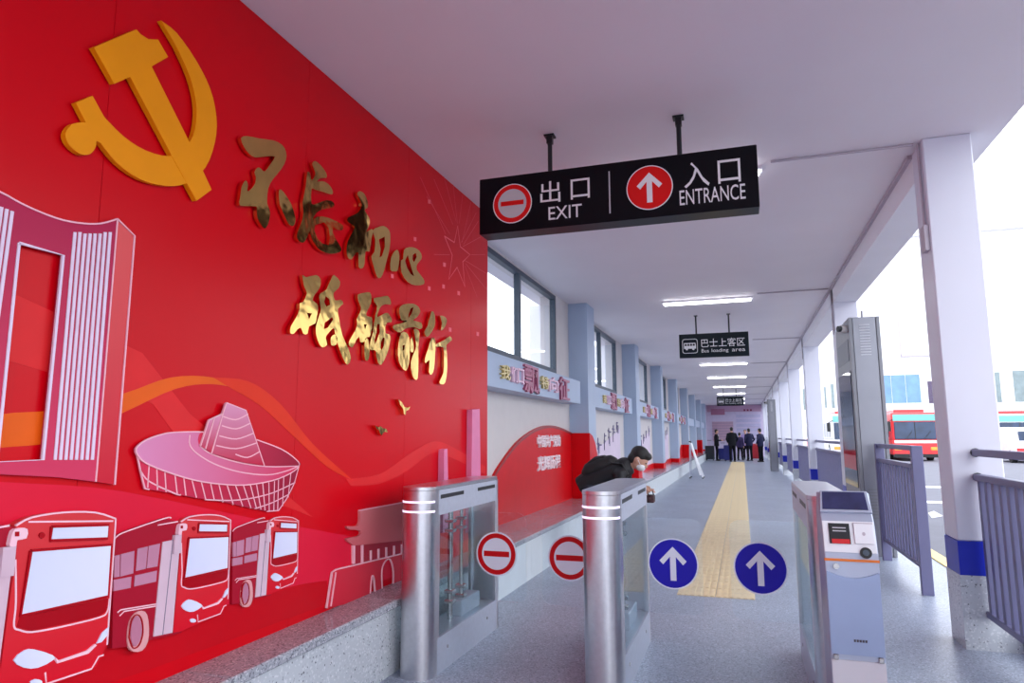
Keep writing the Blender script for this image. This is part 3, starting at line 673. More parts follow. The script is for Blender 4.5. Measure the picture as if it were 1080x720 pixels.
YZ = lambda u, v, d: Vector((d, u, v))
ar = thing('arched_board', 'curved red board with white lettering on the wall behind the left gate', 'board', (XW + .02, 8.5, ZB))
cv = [(6.25, .60), (6.6, .74)] + [(q.y, q.z) for q in (at(x, y, X=XW + .03) for x, y in ((522, 500), (530, 487), (545, 467), (560, 455), (572, 449.5), (582, 448.5), (592, 451), (600, 456)))]
cv[-1] = (10.39, cv[-1][1])
MB().prism([(6.25, ZB)] + smooth(cv, 3) + [(10.39, ZB)], YZ, XW + .002, XW + .03).build('board_panel', M_redboard, ar)
MB().prism([(u, v) for u, v in smooth(cv, 3)] + [(u, v - .035) for u, v in reversed(smooth(cv, 3))], YZ, XW + .03, XW + .034).build('board_rim', mat('dark_red_rim', (150, 8, 18), .4), ar)
for body, x0, x1, y0, y1 in (('中国共产党的', 565.8, 590, 458.5, 471.5), ('光辉历程', 566, 590, 480, 495)):
    a = at(x0, (y0 + y1) / 2, X=XW + .03); c = at(x1, (y0 + y1) / 2, X=XW + .03)
    zt = at(578, y0, X=XW + .03).z; zb = at(578, y1, X=XW + .03).z
    text('lettering', body, mat('board_letter_white', (250, 238, 244), .4), ar, (XW + .03, a.y, zb), c.y - a.y, zt - zb, '+X', .02, .018)
box('return_panel', M_redboard, (XW + .03, XPIL + .014, PY[1] - .016, PY[1] - .002, ZB, 1.40), ar)
MB().prism([(PY[1] - .002, ZB), (PY[1] - .002, 1.40), (PY[1] + .2, 1.36), (PY[1] + .4, 1.25), (PY[1] + .55, 1.08), (PY[1] + .55, ZB)], YZ, XPIL + .001, XPIL + .014).build('curved_return', M_redboard, ar)
wrap = ['red board around the foot of the second left pillar behind the bending man', 'low red board around the third left pillar', 'low red board around the fourth left pillar', 'tall red board around the fifth left pillar beside the easel',
        'low red board around the sixth left pillar', 'tall red board around the seventh left pillar', 'lowest red board around the farthest left pillar']
for i, z, lab in zip(range(2, 9), (.64, .57, .55, .98, .68, 1.12, .50), wrap):
    t = thing('pillar_board', lab, 'board', (XPIL, PY[i], ZB), 'red boards at the left pillars')
    box('front_board', M_redboard, (XW + .03, XPIL + .014, PY[i] - .016, PY[i] - .002, ZB, z), t)
    box('side_board', M_redboard, (XPIL + .001, XPIL + .014, PY[i] - .002, PY[i] + .55, ZB, z), t)
    MB().prism([(PY[i] - 2.2, ZB), (PY[i] - 1.2, (ZB + z) / 2 + .06), (PY[i] - .4, z), (PY[i] - .018, z), (PY[i] - .018, ZB)], YZ, XW + .002, XW + .03).build('curved_board', M_redboard, t)
# pale posters with ink marks between the pillars
M_post = mat('poster_lilac', (222, 206, 226), .5, var=.05, scale=4); M_ink = mat('ink_purple', (104, 92, 136), .5)
rnd = random.Random(3)
for i in range(1, 4):
    t = thing('wall_poster', ['lilac poster with rising dark marks between first and second left pillars', 'lilac poster with dark marks between second and third left pillars', 'lilac poster between third and fourth left pillars'][i - 1], 'poster', (XW, PY[i] + 3, .7), 'lilac posters on the left wall')
    ya, yb = PY[i] + .75, PY[i + 1] - .55
    MB().prism([(ya, ZB + .02), (yb, ZB + .02), (yb, 1.52), (yb - .5, 1.42), (ya + 1.7, 1.18), (ya, 1.0)], YZ, XW + .001, XW + .006).build('sheet', M_post, t)
    for k in range(5):
        yc = yb - .32 - k * .52; zc = 1.52 - k * .085; mb = MB()
        for q in range(6):
            a = yc + rnd.uniform(-.12, .1); z = zc + rnd.uniform(-.11, .1)
            if q % 2: mb.box(XW + .006, XW + .012, a, a + rnd.uniform(.12, .2), z, z + .03)
            else: mb.box(XW + .006, XW + .013, a, a + .04, z - .1, z + rnd.uniform(.04, .1))
        mb.build('ink_mark', M_ink, t)

# ------------------------------------------------------------------ swing barrier gates
GY0, GY1, GZ = 3.68, 4.90, 1.06
def stadium(x0, x1, y0, y1, r, near=True, far=True, n=8):
    P = []
    for cx, cy, g0, on in ((x1 - r, y1 - r, 0, far), (x0 + r, y1 - r, 90, far), (x0 + r, y0 + r, 180, near), (x1 - r, y0 + r, 270, near)):
        if on:
            for k in range(n + 1):
                g = math.radians(g0 + 90 * k / n); P.append((cx + r * math.cos(g), cy + r * math.sin(g)))
        else:
            P.append((cx + (r if g0 in (0, 270) else -r), cy + (r if g0 in (0, 90) else -r)))
    return P
XY = lambda u, v, d: Vector((u, v, d))
def gate(x0, x1, lab, flaps, lit=True):
    t = thing('barrier_gate', lab, 'gate', ((x0 + x1) / 2, (GY0 + GY1) / 2, 0), 'steel swing gates')
    r = .088
    def sol(name, m, poly, z0, z1, par=t, holes=(), sm=True): return MB().prism(poly, XY, z0, z1, holes).build(name, m, par, smooth=sm)
    yn, yf = GY0 + .125, GY1 - .085
    sol('near_column', M_steel, stadium(x0, x1, GY0, yn, r, True, False), 0, GZ - .022)
    sol('far_column', M_steel, stadium(x0, x1, yf, GY1, .06, False, True), 0, GZ - .022)
    box('base', M_steeld, (x0, x1, yn, yf, 0, .20), t)
    box('top_housing', M_steeld, (x0, x1, yn, yf, .892, GZ - .022), t)
    sol('lid', M_steel, stadium(x0 - .001, x1 + .001, GY0 - .001, GY1 + .001, r), GZ - .020, GZ)
    box('lid_seam', M_black, (x0 + .004, x1 - .004, GY0 + .06, GY1 - .06, GZ - .022, GZ - .020), t)
    for x, sx in ((x0, -1), (x1, 1)):
        box('side_glass', M_gateglass, (x - sx * .012, x - sx * .018, yn, yf, .20, .892), t)
        for a, c in ((3.83, 4.19), (4.44, 4.78)): box('vent_slot', M_black, (x - sx * .002, x + sx * .0015, a, c, .985, 1.008), t)
        for yy in (3.95, 4.62): MB().tube([(x, yy, .12), (x + sx * .004, yy, .12)], .010, 12).build('bolt_cap', M_chrome, t)
        box('side_frame', M_steel, (x - sx * .02, x, yf - .03, yf, .20, .892), t)
        box('side_frame', M_steel, (x - sx * .02, x, yn, yn + .02, .20, .892), t)
    cx = (x0 + x1) / 2
    for yy, rr in ((4.22, .017), (4.40, .012)):
        po = MB().tube([(cx, yy, .20), (cx, yy, .892)], rr, 14).build('drive_post', M_chrome, t, smooth=True)
        for z in (.30, .36, .74, .80): MB().box(cx - .032, cx + .032, yy - .028, yy + .028, z, z + .022).build('clamp', M_chrome, po, bevel=.004)
    box('motor_box', M_steeld, (cx - .05, cx + .05, 4.3, 4.62, .20, .30), t, bevel=.006)
    for z in (.975, .92) if lit else ():
        outer = stadium(x0 - .0025, x1 + .0025, GY0 - .0025, yn - .02, r + .002, True, False)[2:]
        inner = stadium(x0 - .0002, x1 + .0002, GY0 - .0002, yn - .02, r, True, False)[2:]
        outer = outer[1:-1]; inner = inner[1:-1]
        sol('led_stripe', M_ledstripe, outer + inner[::-1], z - .0055, z + .0055, sm=False)
    for sx, kind in flaps:
        xe = x1 if sx > 0 else x0; xo = xe + sx * .385; Y = 4.30
        P = []
        lo, hi, rc = .315, .865, .06
        xs0 = xe - sx * .055
        P = [(xs0, lo), (xo - sx * rc, lo)] + [(xo - sx * rc + sx * rc * math.sin(g), lo + rc - rc * math.cos(g)) for g in (math.pi * k / 16 for k in range(1, 9))] + \
            [(xo - sx * rc + sx * rc * math.cos(g), hi - rc + rc * math.sin(g)) for g in (math.pi * k / 16 for k in range(0, 9))] + [(xs0, hi)]
        fl = face('flap', M_glass, P, t, Y - .006, Y + .006)
        c = {(-1, 'no'): (-1.052, .603), (1, 'no'): (-1.533, .605), (1, 'go'): (-.424, .603), (-1, 'go'): (.063, .603)}[(sx, kind)]
        R_ = .138
        y = Y - .0065
        if kind == 'no':
            face('sticker_rim', M_stwhite, disc(c, R_, 0, 0), fl, y - .001, y)
            face('sticker_ring', M_stred, disc(c, R_ * .93, 0, 0), fl, y - .002, y - .001, [disc(c, R_ * .72, 0, 0)])
            face('sticker_bar', M_stred, [(c[0] - .086, c[1] - .017), (c[0] + .086, c[1] - .017), (c[0] + .086, c[1] + .017), (c[0] - .086, c[1] + .017)], fl, y - .002, y - .001)
        else:
            face('sticker_rim', M_stwhite, disc(c, R_ + .008, 0, 0), fl, y - .001, y)
            face('sticker_disc', M_stblue, disc(c, R_, 0, 0), fl, y - .002, y - .001)
            face('sticker_arrow', M_stwhite, arrow(c, R_ * .95), fl, y - .003, y - .002)
    return t
gate(-1.925, -1.72, 'steel swing gate standing against the mural bench', [(1, 'no')])
gate(-.845, -.64, 'steel swing gate in the middle between the two lanes', [(-1, 'no'), (1, 'go')])
gate(.285, .49, 'steel swing gate behind the card reader on the right', [(-1, 'go')], False)

# ------------------------------------------------------------------ card reader pillar in front of the right gate
kx0, kx1, KF = .318, .535, 3.40
k = thing('card_reader', 'grey card reader pillar with tilted screen in front of the right gate', 'card reader', ((kx0 + kx1) / 2, 3.5, 0))
M_kgrey = mat('reader_grey', (176, 184, 204), .35, metal=.35, var=.03); M_kwhite = mat('reader_white', (232, 234, 240), .35, var=.02)
M_kblue = mat('reader_door_blue_grey', (150, 164, 196), .3, metal=.4, var=.04)
M_kcream = mat('reader_foot', (206, 204, 212), .4, var=.02)
M_orange = mat('orange_stripe', (226, 120, 40), .4)
YZp = lambda x0, x1: (lambda u, v, d: Vector((d, u, v)))
prof = [(KF + .01, 0), (KF + .01, .84), (KF + .06, .97), (KF + .10, 1.01), (KF + .15, 1.09), (KF + .20, 1.09), (KF + .26, .98), (KF + .26, 0)]
MB().prism(prof, YZ, kx0, kx1).build('body', M_kgrey, k, bevel=.006, seg=2)
box('foot_panel', M_kcream, (kx0 + .004, kx1 - .004, KF, KF + .01, .005, .395), k)
for x in (kx0 + .012, kx1 - .03): box('hinge', M_chrome, (x, x + .02, KF - .006, KF + .01, .395, .418), k, bevel=.003)
dp = [(kx0 + .004, .42), (kx1 - .004, .42), (kx1 - .004, .765)] + [(kx0 + .004 + (kx1 - kx0 - .008) * u, .765 - .028 * math.sin(math.pi * u)) for u in (.9, .8, .65, .5, .35, .2, .1)] + [(kx0 + .004, .765)]
dr = face('door', M_kblue, dp, k, KF - .004, KF + .01)
MB().tube([(kx0 + .045, KF + .012, .785), (kx0 + .045, KF - .004, .785)], .012, 16).build('lock', M_chrome, k, smooth=True)
for q in range(5): box('maker_mark', mat('mark_dark', (70, 60, 70), .5), (kx0 + .095 + q * .011, kx0 + .103 + q * .011, KF - .006, KF - .004, .475, .485), dr)
box('stripe', M_orange, (kx0 - .001, kx1 + .001, KF + .003, KF + .012, .806, .816), k)
# sloped reader panel: plane from (KF+.01,.84) to (KF+.06,.97)
def slope(u, v, d):
    a = Vector((0, KF + .01, .84)); b_ = Vector((0, KF + .06, .97)); e = (b_ - a); nrm = Vector((0, -e.z, e.y)).normalized()
    q = a + e * v + nrm * d; return Vector((kx0 + (kx1 - kx0) * u, q.y, q.z))
def spart(name, m, u0, u1, v0, v1, d0, d1, par=k): return MB().prism([(u0, v0), (u1, v0), (u1, v1), (u0, v1)], slope, d0, d1).build(name, m, par)
spart('reader_plate', M_kwhite, .02, .98, .02, 1.0, 0, .004)
sc_ = spart('display', M_black, .13, .52, .28, .92, .004, .008)
spart('red_readout', mat('red_readout', (190, 16, 24), .4, emit=.1), .17, .50, .28, .42, .008, .0095, sc_)
for v in (.66, .76): spart('display_line', M_signgrey, .2, .45, v, v + .035, .008, .009, sc_)
cr = spart('card_pad', M_kwhite, .60, .94, .30, .92, .004, .012)
spart('pad_rim', M_cond, .59, .95, .92, .95, .004, .013)
MB().prism([(.77 + .03 * math.cos(g * .5), .6 + .06 * math.sin(g * .5)) for g in range(13)], slope, .012, .013).build('pad_mark', M_cond, cr)
MB().prism([(.77 + .11 * math.cos(2 * math.pi * g / 24), .02 + .17 * math.sin(2 * math.pi * g / 24)) for g in range(24)], slope, .004, .010).build('code_window', M_black, k)
MB().prism([(.77 + .06 * math.cos(2 * math.pi * g / 24), .02 + .09 * math.sin(2 * math.pi * g / 24)) for g in range(24)], slope, .010, .012).build('lens', M_frame, k)
def slope2(u, v, d):
    a = Vector((0, KF + .098, 1.006)); b_ = Vector((0, KF + .15, 1.09)); e = (b_ - a); nrm = Vector((0, -e.z, e.y)).normalized()
    q = a + e * v + nrm * d; return Vector((kx0 + (kx1 - kx0) * u, q.y, q.z))
bz = MB().prism([(0, -.05), (1, -.05), (.95, 1.03), (.05, 1.03)], slope2, 0, .012).build('screen_bezel', M_kgrey, k, bevel=.002)
MB().prism([(.06, .08), (.93, .08), (.9, .96), (.09, .96)], slope2, .012, .014).build('screen', mat('dark_screen', (52, 54, 92), .15, var=.25, scale=14), k)
for u in range(6):
    MB().prism([(.1 + u * .14, -.42), (.2 + u * .14, -.42), (.2 + u * .14, -.16), (.1 + u * .14, -.16)], slope2, -.006, .004).build('key', M_steeld if u % 2 else M_black, k)

# ------------------------------------------------------------------ railings
def post(b, r0): pass
def railing(y0, y1, lab, individual, posts=False, x=1.44):
    t = thing('railing', lab, 'railing', (x, (y0 + y1) / 2, 0), 'slate railings along the right side')
    box('top_rail', M_rail, (x - .025, x + .025, y0, y1, 1.215, 1.26), t, bevel=.004)
    box('middle_rail', M_rail, (x - .03, x + .03, y0, y1, 1.06, 1.10), t, bevel=.004)
    box('bottom_rail', M_rail, (x - .025, x + .025, y0, y1, .205, .245), t, bevel=.004)
    n = int((y1 - y0 - .1) / .125); mb = MB()
    for q in range(n + 1):
        yy = y0 + .06 + (y1 - y0 - .12) * q / n
        if individual: box('bar', M_rail, (x - .016, x + .016, yy - .025, yy + .025, .245, 1.06), t)
        else: mb.box(x - .016, x + .016, yy - .025, yy + .025, .245, 1.06)
    if not individual:
        o = mb.build('bar_infill', M_rail, t); o['kind'] = 'stuff'
    if posts:
        for yy in (y0 - .03, y1 + .03): box('post', M_rail, (x - .045, x + .045, yy - .03, yy + .03, 0, 1.26), t, bevel=.004)
    else:
        for yy in (y0, y1):
            for z in (1.2375, 1.08): MB().tube([(x, yy - .012, z), (x, yy + .012, z)], .028, 12).build('bracket', M_black, t)
    return t
railing(1.2, PY[0] - .012, 'slate railing running towards the viewer from the nearest white pillar', True)
railing(6.94, 8.62, 'free-standing slate railing with posts beside the grey totem', True, True)
for i in range(1, 8):
    railing(PY[i] + .312, PY[i + 1] - .012, ['slate railing past the second white pillar', 'slate railing past the third white pillar', 'slate railing past the fourth white pillar', 'slate railing past the fifth white pillar', 'slate railing past the sixth white pillar', 'slate railing past the seventh white pillar', 'farthest slate railing near the far wall'][i - 1], i == 1)

# ------------------------------------------------------------------ information totems
M_tot = mat('totem_grey', (138, 140, 150), .35, metal=.5, var=.03); M_tot2 = mat('totem_edge', (128, 130, 138), .4, metal=.2)
def totem(x0, x1, y0, y1, zt, lab):
    t = thing('information_totem', lab, 'totem', ((x0 + x1) / 2, (y0 + y1) / 2, 0), 'grey information totems')
    box('body', M_tot, (x0 + .02, x1 - .02, y0, y1, 0, zt), t, bevel=.006)
    box('edge_trim', M_tot2, (x1 - .018, x1 + .02, y0 - .004, y1 + .004, 0, zt), t, bevel=.004)
    box('screen_shell', M_tot2, (x0 - .02, x0 + .018, y0 - .004, y1 + .004, 0, zt), t, bevel=.004)
    sc = box('screen', mat('totem_screen', (40, 48, 70), .06, var=.2, scale=2), (x0 - .028, x0 - .02, y0 + .08, y1 - .06, .75, zt - .62), t)
    box('screen_band', mat('screen_red', (190, 40, 50), .3), (x0 - .030, x0 - .028, y0 + .1, y1 - .08, .95, 1.12), sc)
    box('label_plate', mat('totem_plate', (96, 104, 116), .4), (x0 - .026, x0 - .02, y0 + .12, y1 - .1, zt - .5, zt - .24), t)
    for q in range(12): box('vent', mat('vent_light', (186, 188, 198), .4), (x0 + .09, x1 - .09, y0 - .006, y0, zt - .10 - q * .032, zt - .088 - q * .032), t)
    for q in range(10): box('vent', M_tot2, (x0 + .06, x1 - .12, y0 - .006, y0, .42 + q * .035, .434 + q * .035), t)
    cm = MB().tube([(x0 - .015, y0 + .12, zt - .12), (x0 - .10, y0 + .08, zt - .12)], .045, 14).build('camera_body', mat('camera_cream', (200, 196, 196), .4), t, smooth=True)
    MB().tube([(x0 - .10, y0 + .08, zt - .12), (x0 - .13, y0 + .065, zt - .12)], .035, 14).build('camera_lens', M_black, cm, smooth=True)
    MB().tube([((x0 + x1) / 2, y0 + .1, zt), ((x0 + x1) / 2, y0 + .1, zt + .09)], .012, 8).build('antenna', M_tot, t)
totem(1.27, 1.56, 8.86, 10.02, 2.73, 'tall grey information totem with a screen behind the slate railing')
totem(1.00, 1.25, 28.6, 29.2, 2.75, 'distant grey totem standing at the right side of the passage')

# ------------------------------------------------------------------ far wall furniture
fw = thing('notice_wall_board', 'pinkish notice board with shelves on the far wall', 'board', (-.5, YEND, 0))
box('header', mat('far_header', (176, 140, 170), .5), (-2.2, 1.25, YEND - .06, YEND - .002, 2.95, 3.38), fw)
box('left_panel', mat('far_panel', (182, 150, 172), .5), (-1.9, -.55, YEND - .04, YEND - .002, 1.0, 2.3), fw)
box('title_plate', mat('far_plate', (164, 104, 136), .5), (-1.95, -1.05, YEND - .075, YEND - .06, 2.75, 3.15), fw)
for q in range(3): box('header_mark', mat('far_mark', (120, 30, 70), .5), (.15 + q * .2, .27 + q * .2, YEND - .075, YEND - .06, 2.98, 3.1), fw)
for q in range(7):
    box('shelf_line', mat('far_line', (150, 130, 160), .5), (-1.9, -.55, YEND - .06, YEND - .04, 1.1 + q * .18, 1.14 + q * .18), fw)
for q in range(6):
    box('slat', mat('far_slat', (176, 172, 206), .5), (-.35, 1.2, YEND - .05, YEND - .002, 1.05 + q * .3, 1.25 + q * .3), fw)

# ------------------------------------------------------------------ white easel sign in the passage
ea = thing('easel_sign', 'white folding easel board standing on the floor by the bench', 'easel', (-1.5, 23.4, 0))
M_ew = mat('easel_white', (236, 238, 244), .45, var=.01)
mb = MB(); P8 = lambda x0, x1, z0, z1, ya, yb, th: mb.add([(x0, ya, z0), (x0 + th, ya, z0), (x1 + th, ya, z1), (x1, ya, z1), (x0, yb, z0), (x0 + th, yb, z0), (x1 + th, yb, z1), (x1, yb, z1)], [(0, 1, 2, 3), (7, 6, 5, 4), (0, 4, 5, 1), (1, 5, 6, 2), (2, 6, 7, 3), (3, 7, 4, 0)])
P8(-1.36, -1.62, .10, 1.12, 23.1, 23.75, .035); mb.build('board', M_ew, ea, bevel=.006)
for yy in (23.13, 23.72):
    MB().tube([(-1.26, yy, .03), (-1.64, yy, 1.15)], .018, 8).build('front_leg', M_ew, ea)
    MB().tube([(-1.66, yy, .03), (-1.63, yy, 1.13)], .014, 8).build('rear_leg', M_steeld, ea)
    for x in (-1.26, -1.66): MB().ball((x, yy, .02), .03, .03, .02, 8, 6).build('foot', M_black, ea)
MB().tube([(-1.64, 23.13, .4), (-1.64, 23.72, .4)], .012, 8).build('cross_bar', M_steeld, ea)
MB().box(-1.67, -1.60, 23.3, 23.5, 1.13, 1.19).build('clip', M_black, ea, bevel=.01)

# ------------------------------------------------------------------ people
def remesh(mb, name, m, parent, vox, T=None, sub=0):
    me = bpy.data.meshes.new(name); me.from_pydata([tuple((T @ Vector(p)) if T else p) for p in mb.v], [], mb.f)
    b2 = bmesh.new(); b2.from_mesh(me); bmesh.ops.recalc_face_normals(b2, faces=b2.faces); b2.to_mesh(me); b2.free()
    o = bpy.data.objects.new('tmp', me); COL.objects.link(o)
    r = o.modifiers.new('r', 'REMESH'); r.mode = 'VOXEL'; r.voxel_size = vox; r.use_smooth_shade = True
    s = o.modifiers.new('s', 'SMOOTH'); s.factor = .5; s.iterations = 4
    bpy.context.view_layer.update()
    e = bpy.data.meshes.new_from_object(o.evaluated_get(bpy.context.evaluated_depsgraph_get()))
    bpy.data.objects.remove(o); bpy.data.meshes.remove(me)
    e.name = name; o0 = org(parent); e.transform(Matrix.Translation(-o0)); e.materials.clear(); e.materials.append(m)
    e.polygons.foreach_set('use_smooth', [True] * len(e.polygons))
    q = bpy.data.objects.new(name, e); COL.objects.link(q); q.parent = parent; ORG[q.name] = o0
    return q
def plain(mb, name, m, parent, T=None, smooth_=True):
    if T: mb.v = [tuple(T @ Vector(p)) for p in mb.v]
    return mb.build(name, m, parent, smooth=smooth_)

def hand(mb, w, d, side):
    """palm and five bent fingers hanging along d from the wrist w; side = outward x sign"""
    w = Vector(w); d = Vector(d).normalized(); s = Vector((0, 1, 0)) if abs(d.y) < .8 else Vector((0, 0, 1))
    s = (s - d * s.dot(d)).normalized(); nrm = d.cross(s).normalized() * -side
    mb.tube([w - d * .02, w + d * .04, w + d * .085], [(.02, .028), (.018, .040), (.014, .038)], 8)
    for k, L in enumerate((.065, .075, .07, .055)):
        a = w + d * .08 + s * (-.030 + .020 * k); b_ = a + d * L * .5 + nrm * .006; c = b_ + d * L * .4 + nrm * .02
        mb.tube([a, b_, c], [.0092, .0088, .0075], 6)
    a = w + d * .03 + s * .034; mb.tube([a, a + d * .03 + s * .022, a + d * .062 + s * .020 + nrm * .012], [.011, .010, .008], 6)

def stander(x, y, h, rot, lab, suit, trous, arms='down', shirt=None, lean=0., vox=.016, stride=.0):
    t = thing('person', lab, 'person', (x, y, 0), 'people talking at the far end')
    S = h / 1.72
    T = Matrix.Translation((x, y, 0)) @ Matrix.Rotation(rot, 4, 'Z') @ Matrix.Scale(S, 4)
    tr = MB(); tr.ball((0, 0, .92), .155, .105, .12)
    for s in (-1, 1): tr.tube([(s * .085, 0, .92), (s * .095, .015 + s * stride * .5, .50), (s * .10, -.01 + s * stride, .07)], [.098, .070, .062], 10)
    bd = MB()
    bd.tube([(0, lean * .4, 1.40), (0, .012 + lean * .5, 1.54)], [.056, .052], 10)
    hy = .025 + lean * .6
    bd.ball((0, hy, 1.625), .074, .094, .112); bd.ball((0, hy + .035, 1.565), .052, .058, .05); bd.ball((0, hy + .098, 1.605), .013, .02, .024, 8, 6)
    for s in (-1, 1): bd.ball((s * .077, hy, 1.61), .012, .022, .032, 8, 6)
    jk = MB()
    jk.tube([(0, 0, .80), (0, 0, .95), (0, lean * .15, 1.12), (0, lean * .3, 1.32), (0, lean * .4, 1.42), (0, lean * .45, 1.475)], [(.135, .205), (.13, .195), (.12, .188), (.13, .208), (.095, .175), (.06, .075)], 14)
    for s in (-1, 1):
        sh = Vector((s * .185, lean * .4, 1.395))
        if arms == 'down' or (arms == 'one' and s < 0): el = Vector((s * .245, -.02, 1.12)); wr = Vector((s * .235, .05, .88))
        elif arms == 'pocket': el = Vector((s * .275, -.05, 1.13)); wr = Vector((s * .19, .09, .96))
        else: el = Vector((s * .235, .02, 1.12)); wr = Vector((s * .10, .25, 1.12))
        jk.tube([sh - Vector((s * .05, 0, 0)), sh, el, wr], [.062, .066, .050, .040], 10)
        bd.tube([Vector((0, lean * .4, 1.40)), sh - Vector((s * .02, 0, .01)), el, wr], [.04, .04, .032, .027], 8)
        hand(bd, wr, (wr - el), s)
    remesh(bd, 'body', M_skin, t, .012, T)
    remesh(tr, 'trousers', trous, t, vox, T)
    remesh(jk, 'jacket', suit, t, vox, T)
    hr = MB(); hr.ball((0, hy - .014, 1.652), .083, .097, .094, 16, 10); hr.ball((0, hy - .04, 1.60), .076, .066, .07)
    remesh(hr, 'hair', M_hair, t, .016, T)
    for s in (-1, 1):
        e = MB().ball((s * .03, hy + .087, 1.632), .010, .007, .007, 8, 6); plain(e, 'eye', M_black, t, T)
        so = MB(); so.ball((s * .10, .045 + s * stride, .04), .046, .125, .042, 12, 8); so.box(s * .10 - .042, s * .10 + .042, -.075 + s * stride, .13 + s * stride, .0, .025)
        plain(so, 'shoe', M_black, t, T)
    if shirt:
        sh = MB(); sh.prism([(-.035, 1.45), (.035, 1.45), (0, 1.15)], lambda u, v, d: Vector((u, d, v)), .095, .130 + lean * .3); plain(sh, 'shirt_front', shirt, t, T, False)
    return t
M_suitb = mat('black_suit', (22, 24, 32), .7, var=.15); M_suitn = mat('navy_suit', (30, 32, 62), .7, var=.15)
M_purp = mat('plum_coat', (50, 36, 88), .7, var=.15); M_trb = mat('black_trousers', (18, 18, 26), .75, var=.15); M_lilac = mat('lilac_top', (170, 150, 206), .7, var=.1)
M_shirt = mat('white_shirt', (228, 228, 234), .6)
def fl(px, py): return at(px, py, Z=0)
for px, py, h, rot, lab, suit, tr, arms, shirt, st_ in (
    (756.5, 485.6, 1.70, -1.5, 'man in black suit facing right, leftmost of the far group', M_suitb, M_trb, 'front', M_shirt, 0),
    (773.0, 486.6, 1.80, .25, 'tallest man in black coat seen from behind in the far group', M_suitb, M_trb, 'pocket', None, 0),
    (781.0, 485.2, 1.52, -.4, 'person in plum coat mid-stride in the far group', M_purp, M_trb, 'down', None, .10),
    (787.2, 484.3, 1.70, 3.0, 'person in lilac top half hidden at the back of the far group', M_lilac, M_trb, 'down', None, 0),
    (791.2, 485.8, 1.74, .5, 'man in navy suit second from right in the far group', M_suitn, M_trb, 'pocket', None, 0),
    (803.0, 487.0, 1.72, .9, 'man in dark navy suit, rightmost of the far group', M_suitn, M_trb, 'pocket', None, 0)):
    q = fl(px, py); stander(q.x, q.y, h, rot, lab, suit, tr, arms, shirt, 0, .018, st_)
# luggage, red and blue goods around the far group
def suitcase(px, py, w, h, m, lab):
    q = fl(px, py); t = thing('suitcase', lab, 'suitcase', (q.x, q.y, 0), 'luggage beside the far group')
    box('shell', m, (q.x - w / 2, q.x + w / 2, q.y - .15, q.y + .15, .06, .06 + h), t, bevel=.04, seg=2)
    for s in (-1, 1):
        for r_ in (-.1, .1): MB().ball((q.x + s * w * .35, q.y + r_, .035), .03, .03, .035, 8, 6).build('wheel', M_black, t)
        MB().tube([(q.x + s * .1, q.y, .06 + h), (q.x + s * .1, q.y, .36 + h)], .01, 6).build('handle_rod', M_steeld, t)
    MB().tube([(q.x - .12, q.y, .36 + h), (q.x + .12, q.y, .36 + h)], .016, 6).build('grip', M_black, t)
M_lb = mat('case_blue', (40, 44, 130), .4); M_lr2 = mat('case_red', (190, 40, 56), .4); M_ld = mat('case_dark', (40, 46, 56), .5)
suitcase(749, 485.4, .5, .75, M_ld, 'dark suitcase at the bench end left of the far group')
suitcase(763, 485.2, .5, .6, M_lb, 'blue suitcase beside the man in the black suit')
suitcase(768.5, 486.2, .45, .8, M_lb, 'taller blue suitcase left of the man in the black coat')
suitcase(797.5, 484.6, .6, .85, M_lr2, 'red suitcase between the two men in navy suits')

# ---- bending traveller behind the middle gate
bx, by = 0, 7.4
bp = thing('person', 'bending traveller in black jacket and white mask behind the middle gate', 'person', (-1.5, by, 0))
V3 = lambda x, dy, z: Vector((x, by + dy, z))
M_jack = mat('black_jacket', (22, 22, 28), .65, var=.2, scale=9, bump=.5, bscale=22); M_jean = mat('dark_jeans', (34, 38, 54), .8, var=.15)
tr = MB(); tr.ball(V3(-1.58, 0, .84), .13, .155, .12)
for s in (-1, 1):
    tr.tube([V3(-1.57, s * .085, .84), V3(-1.47, s * .10, .47), V3(-1.60, s * .105, .07)], [.098, .072, .060], 12)
remesh(tr, 'trousers', M_jean, bp, .012)
jk = MB()
jk.tube([V3(-1.66, 0, .80), V3(-1.55, 0, .88), V3(-1.40, 0, .945), V3(-1.26, 0, .99), V3(-1.17, 0, 1.02), V3(-1.12, 0, 1.035)], [(.165, .13), (.175, .13), (.180, .125), (.195, .12), (.15, .09), (.08, .07)], 16)
jk.ball(V3(-1.20, 0, 1.075), .085, .12, .055)
for s in (-1, 1):
    jk.tube([V3(-1.25, s * .12, .99), V3(-1.22, s * .19, .97), V3(-1.20, s * .23, .76), V3(-1.03, s * .10, .80)], [.065, .07, .054, .042], 12)
remesh(jk, 'jacket', M_jack, bp, .012)
bd = MB()
hc = V3(-1.045, 0, 1.115)
fd = Vector((.78, 0, -.62)).normalized(); ud = Vector((.62, 0, .78)).normalized()   # where the face looks, top of the head
bd.tube([V3(-1.19, 0, 1.01), hc - ud * .07 - fd * .03], [.056, .052], 12)
RT = Matrix((( fd.x, 0, ud.x, hc.x), (0, 1, 0, hc.y), (fd.z, 0, ud.z, hc.z), (0, 0, 0, 1)))   # local x = face, z = crown
hd = MB(); hd.ball((0, 0, 0), .098, .078, .115, 18, 12); hd.ball((.035, 0, -.062), .06, .055, .05); hd.ball((.103, 0, -.02), .022, .014, .026, 8, 6)
for s in (-1, 1): hd.ball((-.005, s * .08, -.012), .022, .012, .034, 10, 6)
bd.add([RT @ Vector(p) for p in hd.v], hd.f)
